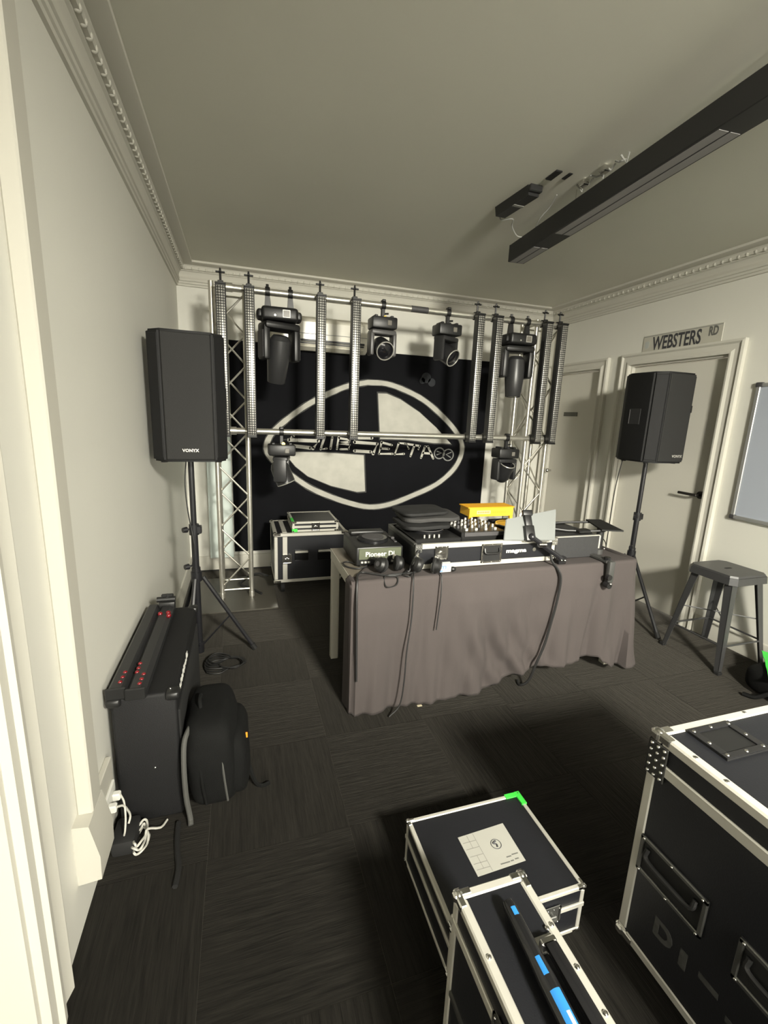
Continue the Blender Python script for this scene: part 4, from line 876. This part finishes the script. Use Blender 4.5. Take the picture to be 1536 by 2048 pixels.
# cloth: skirt follows a plan path along the front and round the right end
def lerp(a, b, t): return a+(b-a)*t
def tab(xs, x):
    for (a, va), (b_, vb) in zip(xs, xs[1:]):
        if x <= b_:
            t = max(0.0, (x-a)/(b_-a)); t = t*t*(3-2*t); return lerp(va, vb, t)
    return xs[-1][1]
b = B(); NS, NV = 190, 46
L1 = 1.690; RC = 0.05; LA = RC*PI/2; L2 = 0.26; LT = L1+LA+L2
x_s, y_s = 0.474, 1.918; rows = []
HEM = [(0.0, 0.004), (0.40, 0.006), (0.75, 0.03), (0.95, 0.085), (1.08, 0.11), (1.25, 0.105), (1.40, 0.115), (1.48, 0.125), (1.53, 0.085), (1.60, 0.045), (1.72, 0.022), (2.2, 0.02)]
def plan(s):
    sl = 0.012
    if s < 0: return Vector((x_s, y_s-s, 0)), Vector((-1, 0, 0))
    if s < L1: return Vector((x_s+s, y_s+s*sl, 0)), Vector((0, -1, 0))
    s -= L1; c = Vector((x_s+L1, y_s+L1*sl+RC, 0))
    if s < LA: a = s/RC; return c+Vector((math.sin(a)*RC, -math.cos(a)*RC, 0)), Vector((math.sin(a), -math.cos(a), 0))
    return c+Vector((RC, s-LA, 0)), Vector((1, 0, 0))
def fold(s, v):
    f = 0.014+0.013*math.sin(s*9.5+1.0+1.2*v)+0.012*math.sin(s*23+0.7-2.2*v)*v+0.009*math.sin(s*47+1.5*v)*v+0.0035*math.sin(s*95+4*v)*v
    f += 0.016*math.exp(-((s-0.36-0.03*v)/0.022)**2)*v*-1 + 0.014*math.exp(-((s-0.30)/0.03)**2)*v
    # swags that run diagonally towards the middle of the hem
    ph = (s-0.55)-0.42*v*v*0.6; f += 0.019*math.sin(ph*42)*math.exp(-((ph-0.15)/0.20)**2)*min(1, v*1.6)
    # deep fold below the clamp
    f += 0.030*math.exp(-((s-1.44+0.03*v)/0.035)**2)*v*1.4*-1 + 0.040*math.exp(-((s-1.53-0.02*v)/0.05)**2)*v
    f += 0.016*math.sin((s-1.0)*26+5*v)*v*math.exp(-((s-1.66)/0.16)**2)
    f += 0.007*math.sin((v*13)+s*6)*math.exp(-((s-1.15)/0.22)**2)*max(0, 1-v*1.5)
    return f
SA = -0.10
SS = lambda i: SA+(LT-SA)*i/NS
for i in range(NS+1):
    s = SS(i); p, nrm = plan(s); row = []; hem = tab(HEM, max(0, s))
    for j in range(NV+1):
        v = j/NV
        if j < 6:      # rounded top edge
            a = (j/6)*PI/2; rr_ = 0.018; q = p-nrm*rr_+nrm*(rr_*math.sin(a)); q.z = TZ+0.006-rr_+rr_*math.cos(a)
        else:
            t = (j-6)/(NV-6); q = p.copy(); top = TZ+0.006-0.018; q.z = lerp(top, hem, t)
            out = fold(s, t)*min(1, t*5)+0.012*t*t+(0.05*t*t if s > L1 else 0.0)
            q += nrm*((max(out, -0.004)+0.004*t) if s >= 0.02 else (0.006+0.006*math.sin(s*50)*t))
        row.append(b.bm.verts.new(q))
    rows.append(row)
for i in range(NS):
    for j in range(NV): b.bm.faces.new((rows[i][j], rows[i+1][j], rows[i+1][j+1], rows[i][j+1]))
# top of the cloth: from each front column inwards
tops = []
for i in range(NS+1):
    s = SS(i); c0 = rows[i][0].co.copy(); row = [rows[i][0]]
    if s <= L1: dep = min(0.42, 0.05+max(0.0, (s-0.03))*1.6); tgt = c0+Vector((0, dep, 0))
    else: tgt = Vector((lerp(x_s+L1-0.02, x_s+L1-0.25, min(1, (s-L1)/0.3)), c0.y if s > L1+LA else c0.y, 0)); tgt.y = max(tgt.y, rows[int(NS*(L1-SA)/(LT-SA))][0].co.y)
    for j in range(1, 9):
        q = c0.lerp(tgt, j/8); q.z = TZ+0.0045+0.0015*math.sin(s*30+j*1.7); row.append(b.bm.verts.new(q))
    tops.append(row)
for i in range(int(NS*(0.02-SA)/(LT-SA)), int(NS*(L1-SA)/(LT-SA))):
    for j in range(8): b.bm.faces.new((tops[i][j], tops[i][j+1], tops[i+1][j+1], tops[i+1][j]))
k0 = int(NS*(L1-SA)/(LT-SA))
hub = [b.bm.verts.new((x_s+L1-0.02, lerp(rows[k0][0].co.y, rows[NS][0].co.y, 1.0), TZ+0.0045))]
for i in range(k0, NS): b.bm.faces.new((rows[i][0], hub[0], rows[i+1][0]))
single('table_cloth', b, CLOTH, 'mauve-brown cloth draped over the front of the table to the floor', 'tablecloth', (1.3, 1.93, 0.0), smooth=60)
sc_ = bpy.data.objects['table_cloth']; md = sc_.modifiers.new('thickness', 'SOLIDIFY'); md.thickness = 0.003; md.offset = -1

# ---- things on the table
TT = TZ+0.008
# media player with olive front
r = thing('media_player', 'black media player with olive front panel at the left end of the table', 'dj player', (0.665, 2.28, TZ+0.001))
wpart('body', B().box((0.548, 2.128, TT), (0.800, 2.445, TT+0.098), 0.008, 2), BLACK, r)
wpart('front_panel', B().box((0.560, 2.122, TT+0.034), (0.788, 2.129, TT+0.092), 0.002), OLIVE, r, 'olive front panel')
wpart('lettering', text_bm('Pioneer Dj', 0.036, frame((0.672, 2.1215, TT+0.061), (1, 0, 0), (0, 0, 1)), bold=0.0006), WHITE, r, 'white maker name', smooth=0)
for i, x in enumerate((0.572, 0.590, 0.608, 0.648, 0.668, 0.70, 0.735)): wpart('button', B().box((x, 2.1235, TT+0.014), (x+0.012, 2.129, TT+0.024), 0.001), ALUP, r)
wpart('jog_wheel', B().lathe([(0.0, 0.0), (0.085, 0.0), (0.086, 0.010), (0.078, 0.016), (0.0, 0.017)], (0.672, 2.27, TT+0.098), (0, 0, 1), 32), BLACKG, r)
wpart('jog_plate', B().lathe([(0.06, 0.0), (0.06, 0.002), (0.0, 0.002)], (0.672, 2.27, TT+0.115), (0, 0, 1), 24), GREYP, r)
wpart('display_hood', B().box((0.575, 2.372, TT+0.098), (0.770, 2.435, TT+0.118), 0.006, 2), BLACK, r)
wpart('tempo_fader', B().box((0.775, 2.20, TT+0.098), (0.788, 2.32, TT+0.102)).box((0.772, 2.25, TT+0.101), (0.791, 2.266, TT+0.112), 0.002), GREYP, r)
for x in (0.57, 0.78):
    for y in (2.15, 2.42): wpart('foot', B().cyl((x, y, TZ+0.001), (x, y, TT), 0.012, seg=10), BLACKM, r)
# long workstation case
KX0, KX1, KY0, KY1, KZ = 0.826, 1.672, 2.022, 2.470, 0.822
r = thing('workstation_case', 'long open flight case with silver edges along the front of the table', 'flight case', ((KX0+KX1)/2, (KY0+KY1)/2, TT))
wpart('front_panel', B().box((KX0, KY0+0.002, TT), (KX1, KY0+0.012, KZ), 0.001), CASEP, r); wpart('back_panel', B().box((KX0, KY1-0.012, TT), (KX1, KY1, KZ), 0.001), CASEP, r)
for x0, x1 in ((KX0, KX0+0.010), (KX1-0.010, KX1)): wpart('side_panel', B().box((x0, KY0+0.0125, TT), (x1, KY1-0.0125, KZ), 0.001), CASEP, r)
wpart('floor_panel', B().box((KX0+0.0105, KY0+0.0125, TT), (KX1-0.0105, KY1-0.0125, TT+0.01)), BLACKM, r)
FR = ALUP
for zz in (TT+0.001, KZ-0.022): wpart('edge_extrusion', B().box((KX0+0.036, KY0-0.003, zz), (KX1-0.030, KY0+0.0018, zz+0.024), 0.001), FR, r)
wpart('edge_extrusion', B().box((KX0-0.002, KY0+0.02, KZ-0.018), (KX0+0.016, KY1-0.01, KZ+0.003), 0.001), DIM, r); wpart('edge_extrusion', B().box((KX1-0.016, KY0+0.02, KZ-0.018), (KX1+0.002, KY1-0.01, KZ+0.003), 0.001), DIM, r)
wpart('edge_extrusion', B().box((KX0, KY1-0.018, KZ-0.018), (KX1, KY1+0.002, KZ+0.003), 0.001), DIM, r)
wpart('edge_extrusion', B().box((KX0+0.036, KY0-0.002, KZ-0.002), (KX1-0.03, KY0+0.016, KZ+0.003), 0.001), FR, r)
for x in (KX0-0.003, KX1-0.032):
    c = wpart('corner_plate', B().box((x, KY0-0.005, KZ-0.040), (x+0.038, KY0-0.0005, KZ+0.004), 0.002), DIM if x < 1 else CHROME, r)
    b = B()
    for i in (0.008, 0.020, 0.031):
        for j in (0.008, 0.024): b.ball((x+i, KY0-0.0055, KZ-0.034+j), 0.0035, 8, 6)
    wpart('rivets', b, CHROME, c)
    wpart('ball_corner', B().ball((x+0.020, KY0-0.002, TT+0.016), 0.0165, 12, 8), CHROME, r)
    wpart('corner_strip', B().box((x+0.002, KY0-0.004, TT+0.03), (x+0.022, KY0-0.0005, KZ-0.041), 0.001), ALUP, r)
latch(r, frame((0.968, KY0-0.002, 0.775), (1, 0, 0), (0, 0, 1)), 0.036)
hm = frame((1.262, KY0-0.002, 0.758), (1, 0, 0), (0, 0, 1))
handle_dish(r, hm, 0.062, 0.052, CHROME)
wpart('lettering', text_bm('magma', 0.030, frame((1.418, KY0+0.0017, 0.762), (1, 0, 0), (0, 0, 1)) @ Matrix.Diagonal((1.5, 1, 1, 1)), bold=0.0012), WHITE, r, 'white maker name', smooth=0)
wpart('badge', B().cyl((1.53, KY0+0.002, 0.764), (1.53, KY0-0.002, 0.764), 0.011, seg=12), CHROME, r)
# mixer and decks inside the case
r = thing('dj_mixer', 'black dj mixer with silver knobs set in the open flight case', 'dj mixer', (1.255, 2.25, TT+0.012))
wpart('body', B().box((1.13, 2.12, TT+0.0105), (1.40, 2.42, 0.850), 0.004), BLACK, r)
wpart('front_lip', B().box((1.145, 2.112, 0.826), (1.395, 2.120, 0.849), 0.002), GREYP, r, 'grey front lip of the mixer')
for ix in range(6):
    for iy in range(5):
        x = 1.155+0.044*ix; y = 2.215+0.042*iy
        wpart('knob', B().cyl((x, y, 0.850), (x, y, 0.868), 0.008, 0.006, seg=8), ALUP if (ix+iy) % 3 else GREYP, r)
for ix in range(4): wpart('fader', B().box((1.165+0.06*ix, 2.145, 0.850), (1.181+0.06*ix, 2.158, 0.864), 0.001), ALUP, r)
def deck(lab, x0, x1, hgt, jm):
    r = thing('dj_deck', lab, 'dj deck', ((x0+x1)/2, 2.25, TT+0.012), group='dj decks in the flight case')
    wpart('body', B().box((x0, 2.10, TT+0.0105), (x1, 2.43, hgt), 0.005), BLACK, r)
    cx = (x0+x1)/2
    wpart('jog_wheel', B().lathe([(0, 0), (0.092, 0), (0.094, 0.012), (0.086, 0.018), (0.0, 0.019)], (cx, 2.27, hgt), (0, 0, 1), 32), BLACKG, r)
    wpart('jog_ring', B().tube([(cx+0.088*math.cos(2*PI*i/28), 2.27+0.088*math.sin(2*PI*i/28), hgt+0.017) for i in range(28)], 0.003, 5, True), jm, r)
    for i in range(4): wpart('button', B().cyl((x0+0.06+0.028*i, 2.125, hgt), (x0+0.06+0.028*i, 2.125, hgt+0.016), 0.0045, seg=8), ALUP, r)
    wpart('screen', B().box((x0+0.06, 2.375, hgt), (x1-0.05, 2.425, hgt+0.014), 0.003), LENS, r)
deck('black dj deck left of the mixer in the flight case', 0.855, 1.122, 0.828, GREYP)
deck('black dj deck right of the mixer, behind the tablet', 1.408, 1.655, 0.832, CHROME)
# black box at the right end
r = thing('black_gear_box', 'plain black gear box next to the silver-edged case on the table', 'box', (1.82, 2.15, TT))
wpart('body', B().box((1.682, 2.035, TT), (1.985, 2.40, 0.818), 0.003), mat('gear_box_black', (0.028, 0.028, 0.029), 0.55, var=0.2, scale=60, bump=0.2, bscale=300), r)
wpart('top_trim', B().box((1.682, 2.033, 0.8185), (1.985, 2.05, 0.823), 0.001), ALUP, r); wpart('edge_trim', B().box((1.978, 2.0325, TT+0.05), (1.9875, 2.0345, 0.818)), ALUP, r)
# yellow box standing on the decks
r = thing('yellow_box', 'yellow card box with printed label standing at the back of the dj gear', 'box', (1.49, 2.45, 0.846))
bz = 0.846
wpart('front', B().box((1.325, 2.405, bz+0.020), (1.632, 2.412, bz+0.072), 0.001), YEL, r); wpart('top', B().box((1.315, 2.405, bz+0.0725), (1.64, 2.53, bz+0.079), 0.001), YELT, r)
for x in (1.325, 1.612): wpart('leg', B().box((x, 2.405, bz), (x+0.02, 2.425, bz+0.0195), 0.001), YEL, r)
for x in (1.325, 1.626): wpart('side', B().box((x, 2.4125, bz+0.020), (x+0.006, 2.53, bz+0.072), 0.001), YEL, r)
lb2 = wpart('label_patch', B().box((1.375, 2.4042, bz+0.036), (1.470, 2.405, bz+0.058)), mat('pale_label', (0.85, 0.62, 0.25), 0.6), r, 'pale printed label')
b = B()
for i in range(7): b.box((1.381+0.012*i, 2.4036, bz+0.042), (1.389+0.012*i, 2.4042, bz+0.052))
wpart('print', b, mat('brown_print', (0.45, 0.22, 0.06), 0.6), lb2, smooth=0)
b = B()
for i in range(7): b.box((1.485+0.014*i, 2.4045, bz+0.042), (1.494+0.014*i, 2.405, bz+0.050))
wpart('print', b, mat('orange_print', (0.75, 0.32, 0.02), 0.6), r, smooth=0)
# black covers stacked at the back
for i, (x0, x1, y0, y1, z0, h, a, lab) in enumerate(((0.835, 1.115, 2.19, 2.47, 0.848, 0.028, 0.04, 'black folded dust cover, lowest of the stack behind the dj decks'), (0.86, 1.20, 2.24, 2.52, 0.878, 0.030, -0.05, 'charcoal folded dust cover in the middle of the stack behind the dj decks'), (0.84, 1.13, 2.26, 2.50, 0.912, 0.022, 0.09, 'black folded dust cover on top of the stack behind the dj decks'))):
    b = B().superell((0, 0, h/2), ((x1-x0)/2, (y1-y0)/2, h/2), 0.35, 44, 10)
    for v in b.bm.verts: v.co.z += 0.012*v.co.x/0.2*(-1 if i == 1 else 0.4)*a*8+0.004*math.sin(v.co.x*34+i)*math.sin(v.co.y*27)
    o = link('dust_cover', b.mesh('dust_cover', [BLACKM, mat('cover_grey', (0.034, 0.033, 0.032), 0.8, var=0.2, scale=15), BLACKM][i])); o.location = ((x0+x1)/2, (y0+y1)/2, z0); o.rotation_euler = (0, 0, a)
    o['label'] = lab; o['category'] = 'dust cover'; o['group'] = 'dust covers stacked on the table'
# tablet on a clamp arm
r = thing('tablet_mount', 'grey tablet held upright by a black clamp arm on the flight case', 'tablet', (1.50, 2.0, KZ))
tl = [(1.325, 2.012, 0.808+0.02), (1.615, 1.965, 0.828), (1.655, 2.035, 0.985), (1.372, 2.080, 0.927)]
P = [Vector(p) for p in tl]; nn = (P[1]-P[0]).cross(P[3]-P[0]).normalized()*0.009
b = B(); A = [b.bm.verts.new(p) for p in P]; C = [b.bm.verts.new(p-nn) for p in P]; b.bm.faces.new(A); b.bm.faces.new(C[::-1])
for i in range(4): j = (i+1) % 4; b.bm.faces.new((A[i], C[i], C[j], A[j]))
bmesh.ops.bevel(b.bm, geom=list(b.bm.edges), offset=0.003, segments=2, affect='EDGES')
wpart('tablet', b, SLATE, r, 'slate grey tablet back')
m0 = P[0].lerp(P[1], 0.50); m1 = P[3].lerp(P[2], 0.52); uu = (m1-m0).normalized(); vv = (P[1]-P[0]).normalized(); fm = frame(m0, vv, uu)
ln = (m1-m0).length
ck = wpart('grip', B().box((-0.026, ln-0.02, 0.002), (0.030, ln+0.012, 0.024), 0.005, 2, fm).box((-0.018, ln*0.45, 0.002), (0.022, ln-0.01, 0.020), 0.006, 2, fm).box((-0.030, -0.01, 0.002), (0.024, ln*0.50, 0.030), 0.006, 2, fm), BLACK, r)
a0 = fm @ Vector((0.0, 0.01, 0.03)); a1 = Vector((1.665, 1.955, 0.722))
wpart('arm', B().tube([a0, a0.lerp(a1, 0.4), a1], 0.013, 10).ball(a0, 0.020), POLE, r); wpart('arm_joint', B().cyl(a0.lerp(a1, 0.33)-vv*0.02, a0.lerp(a1, 0.33)+vv*0.022, 0.016, seg=12), CHROME, r)
wpart('arm_clamp', B().box((a1.x-0.02, a1.y-0.008, TT), (a1.x+0.028, a1.y+0.025, a1.z+0.012), 0.004), BLACKG, r); wpart('clamp_screw', B().ball((a1.x+0.012, a1.y-0.012, a1.z-0.006), 0.007, 8, 6).ball((a1.x-0.010, a1.y-0.012, a1.z-0.004), 0.006, 8, 6), CHROME, r)
# laptop stand clamped at the right end of the table
r = thing('laptop_stand', 'black laptop stand on a post clamped to the right end of the table', 'laptop stand', (2.04, 2.09, TZ))
px, py = 2.030, 2.085
wpart('post', B().cyl((px, py, TT), (px, py, 0.858), 0.021, seg=16), BLACK, r)
wpart('tray_plate', B().prism([(1.985, 2.03), (2.115, 2.00), (2.13, 2.20), (2.03, 2.215)], lambda x, y: (x, y, 0.848+(y-2.03)*0.10), lambda x, y: (x, y, 0.856+(y-2.03)*0.10)), BLACK, r)
wpart('support_arm', B().tube([(2.04, 2.19, 0.862), (1.90, 2.24, 0.853), (1.79, 2.27, 0.840), (1.66, 2.28, 0.835)], 0.007, 8), BLACK, r)
wpart('support_arm', B().tube([(2.02, 2.04, 0.846), (1.93, 2.07, 0.838), (1.82, 2.12, 0.834), (1.72, 2.16, 0.842)], 0.008, 8), BLACK, r)
wpart('cross_plate', B().box((1.86, 2.06, 0.829), (1.95, 2.12, 0.845), 0.004), BLACK, r)
wpart('clamp_jaw', B().cyl((px, py, TT), (px, py, TT+0.03), 0.028, seg=14).box((1.93, 1.905, TT), (1.972, 2.10, TT+0.018), 0.004).box((1.932, 1.880, 0.585), (1.970, 1.908, TT+0.018), 0.006, 2), mat('clamp_grey', (0.05, 0.05, 0.048), 0.5), r)
wpart('clamp_knob', B().cyl((1.925, 1.880, 0.625), (1.925, 1.862, 0.625), 0.016, seg=10), BLACKG, r)
wpart('clamp_knob', B().cyl((1.93, 1.862, 0.578), (1.93, 1.895, 0.578), 0.018, seg=10), BLACKG, r); wpart('clamp_knob', B().cyl((1.945, 1.92, TT+0.0185), (1.945, 1.92, TT+0.034), 0.018, seg=12), BLACKG, r)
wpart('clamp_bolt', B().ball((1.935, 1.864, 0.588), 0.008, 8, 6).ball((2.052, 2.062, TT+0.035), 0.006, 8, 6), CHROME, r)
# headphones
def headphones(lab, loc, rz, dz):
    r = thing('headphones', lab, 'headphones', loc, (0, 0, rz), 'headphones on the table')
    for s, tx in ((-1, 0.15), (1, -0.35)):
        a = Vector((s*0.95, -0.25, 0.25+tx)).normalized(); o = Vector((s*0.045, 0.0, 0.042))
        c = part('ear_cup', B().lathe([(0.0, 0.028), (0.026, 0.026), (0.036, 0.014), (0.037, 0.0), (0.0, 0.0)], o, a, 22), BLACK, r)
        part('ear_pad', B().lathe([(0.037, 0.0), (0.039, -0.008), (0.034, -0.016), (0.020, -0.012), (0.0, -0.008)], o, a, 22), BLACKM, c)
        part('badge', B().lathe([(0.013, 0.0275), (0.013, 0.0285), (0.0, 0.0285)], o, a, 14), GREYP, c)
        part('slider', B().box((o.x-0.006, 0.018, 0.05), (o.x+0.006, 0.05, 0.075), 0.002), ALUP, c)
    part('headband', B().tube(smooth_path([(-0.055, 0.03, 0.06), (-0.060, 0.075, 0.055), (-0.035, 0.115, 0.035), (0.0, 0.128, 0.026), (0.035, 0.115, 0.035), (0.060, 0.075, 0.055), (0.055, 0.03, 0.06)], 6), 0.008, 8), BLACK, r)
    return r
headphones('black headphones in front of the olive media player', (0.690, 2.015, TT), math.radians(8), 0)
headphones('black headphones lying beside the small white packet', (0.865, 1.957, TT+0.002), math.radians(-20), 0)
r = thing('white_packet', 'small white packet with blue print at the front edge of the table', 'packet', (0.945, 1.965, TT))
M_ = Matrix.Translation((0.948, 1.968, TT+0.017)) @ Euler((0.20, -0.05, -0.12)).to_matrix().to_4x4()
wpart('packet', B().box((-0.050, -0.014, -0.017), (0.050, 0.014, 0.030), 0.003, 1, M_), mat('packet_card', (0.46, 0.46, 0.45), 0.6), r)
b = B()
for (x0, x1, z0, z1) in ((-0.046, -0.016, -0.013, 0.008), (-0.010, 0.006, -0.012, -0.003), (0.004, 0.010, 0.004, 0.018), (-0.004, 0.022, 0.018, 0.023), (0.018, 0.023, 0.004, 0.020)): b.box((x0, -0.0146, z0), (x1, -0.0140, z1), 0, 1, M_)
wpart('blue_print', b, mat('pale_blue_print', (0.16, 0.27, 0.58), 0.6), r, smooth=0)
b = B().box((0.028, -0.0146, -0.006), (0.040, -0.0140, 0.008), 0, 1, M_); wpart('pale_print', b, mat('peach_print', (0.80, 0.55, 0.35), 0.6), r, smooth=0)
single('black_puck', B().superell((1.012, 1.962, TT+0.012), (0.016, 0.014, 0.012), 0.8, 16, 8), BLACK, 'small black cap beside the white packet', 'cap', (1.012, 1.962, TT))
# cables on and over the table
def cable(lab, pts, rr=0.004, n=6): return single('cable', B().tube(smooth_path(pts, n), rr, 6), CABLE, lab, 'cable', pts[0], 'black cables on the table')
zt = TT+0.005
cable('black cable looping over the front left corner of the table', [(0.80, 2.03, zt), (0.74, 1.96, zt), (0.66, 1.955, zt), (0.60, 1.99, zt), (0.55, 2.02, zt), (0.515, 1.97, zt+0.003), (0.500, 1.914, zt-0.005), (0.493, 1.886, 0.60), (0.496, 1.880, 0.40), (0.500, 1.879, 0.2)], 0.005)
cable('black cable looping along the bare left edge of the table', [(0.60, 2.11, zt), (0.55, 2.09, zt-0.004), (0.50, 2.13, zt-0.004), (0.49, 2.18, zt), (0.53, 2.20, zt-0.004), (0.57, 2.12, zt)], 0.004)
cable('tangle of thin black cable at the front of the table', [(0.63, 1.97, zt), (0.66, 1.945, zt), (0.70, 1.927, zt), (0.69, 1.902, zt-0.03), (0.64, 1.901, zt-0.035), (0.645, 1.945, zt), (0.72, 1.96, zt+0.004), (0.78, 1.95, zt+0.002), (0.76, 1.919, zt), (0.74, 1.95, zt+0.004), (0.83, 1.965, zt+0.004)], 0.003)
cable('thin black cable hanging down the cloth left of the white packet', [(0.80, 1.97, zt+0.004), (0.778, 1.910, zt-0.002), (0.772, 1.887, 0.62), (0.765, 1.877, 0.48), (0.745, 1.864, 0.33), (0.735, 1.852, 0.18), (0.715, 1.844, 0.06), (0.66, 1.836, 0.010)], 0.0035)
cable('thin black cable hanging down the cloth below the white packet', [(0.93, 1.95, zt), (0.925, 1.907, zt-0.008), (0.920, 1.889, 0.60), (0.913, 1.889, 0.50), (0.905, 1.884, 0.42)], 0.0032)
cable('thick black cable hanging from the tablet arm down the cloth to the floor', [(1.60, 1.968, 0.755), (1.600, 1.952, 0.715), (1.620, 1.914, 0.672), (1.632, 1.902, 0.62), (1.615, 1.892, 0.50), (1.588, 1.886, 0.38), (1.560, 1.879, 0.27), (1.515, 1.872, 0.16), (1.485, 1.884, 0.05), (1.455, 1.914, 0.010), (1.47, 1.96, 0.010)], 0.007)
cable('black cable running from the case down to the headphones', [(0.838, 2.010, 0.80), (0.82, 2.0, 0.775), (0.80, 1.995, 0.74), (0.785, 1.985, 0.705), (0.775, 1.985, zt+0.003)], 0.0045)
cable('pale thin cable beside the case corner', [(0.845, 2.008, 0.80), (0.836, 1.998, 0.76), (0.832, 1.99, 0.72), (0.842, 1.975, zt+0.001)], 0.003)
cable('thin cable arching off the right end of the table', [(2.045, 2.11, 0.775), (2.10, 2.14, 0.772), (2.16, 2.17, 0.735), (2.185, 2.18, zt)], 0.003)
single('floor_scrap', B().box((0.83, 1.885, 0.0), (0.856, 1.898, 0.003), 0.001, mtx=None), mat('pale_scrap', (0.45, 0.40, 0.28), 0.7), 'tiny pale scrap on the carpet in front of the cloth', 'scrap', (0.843, 1.89, 0.0))
single('tape_square', B().box((-0.10, 3.30, 0.0099), (-0.09, 3.31, 0.0105)), PLATE, 'tiny mark on the base plate', 'mark', (-0.1, 3.3, 0.0099)) if False else None
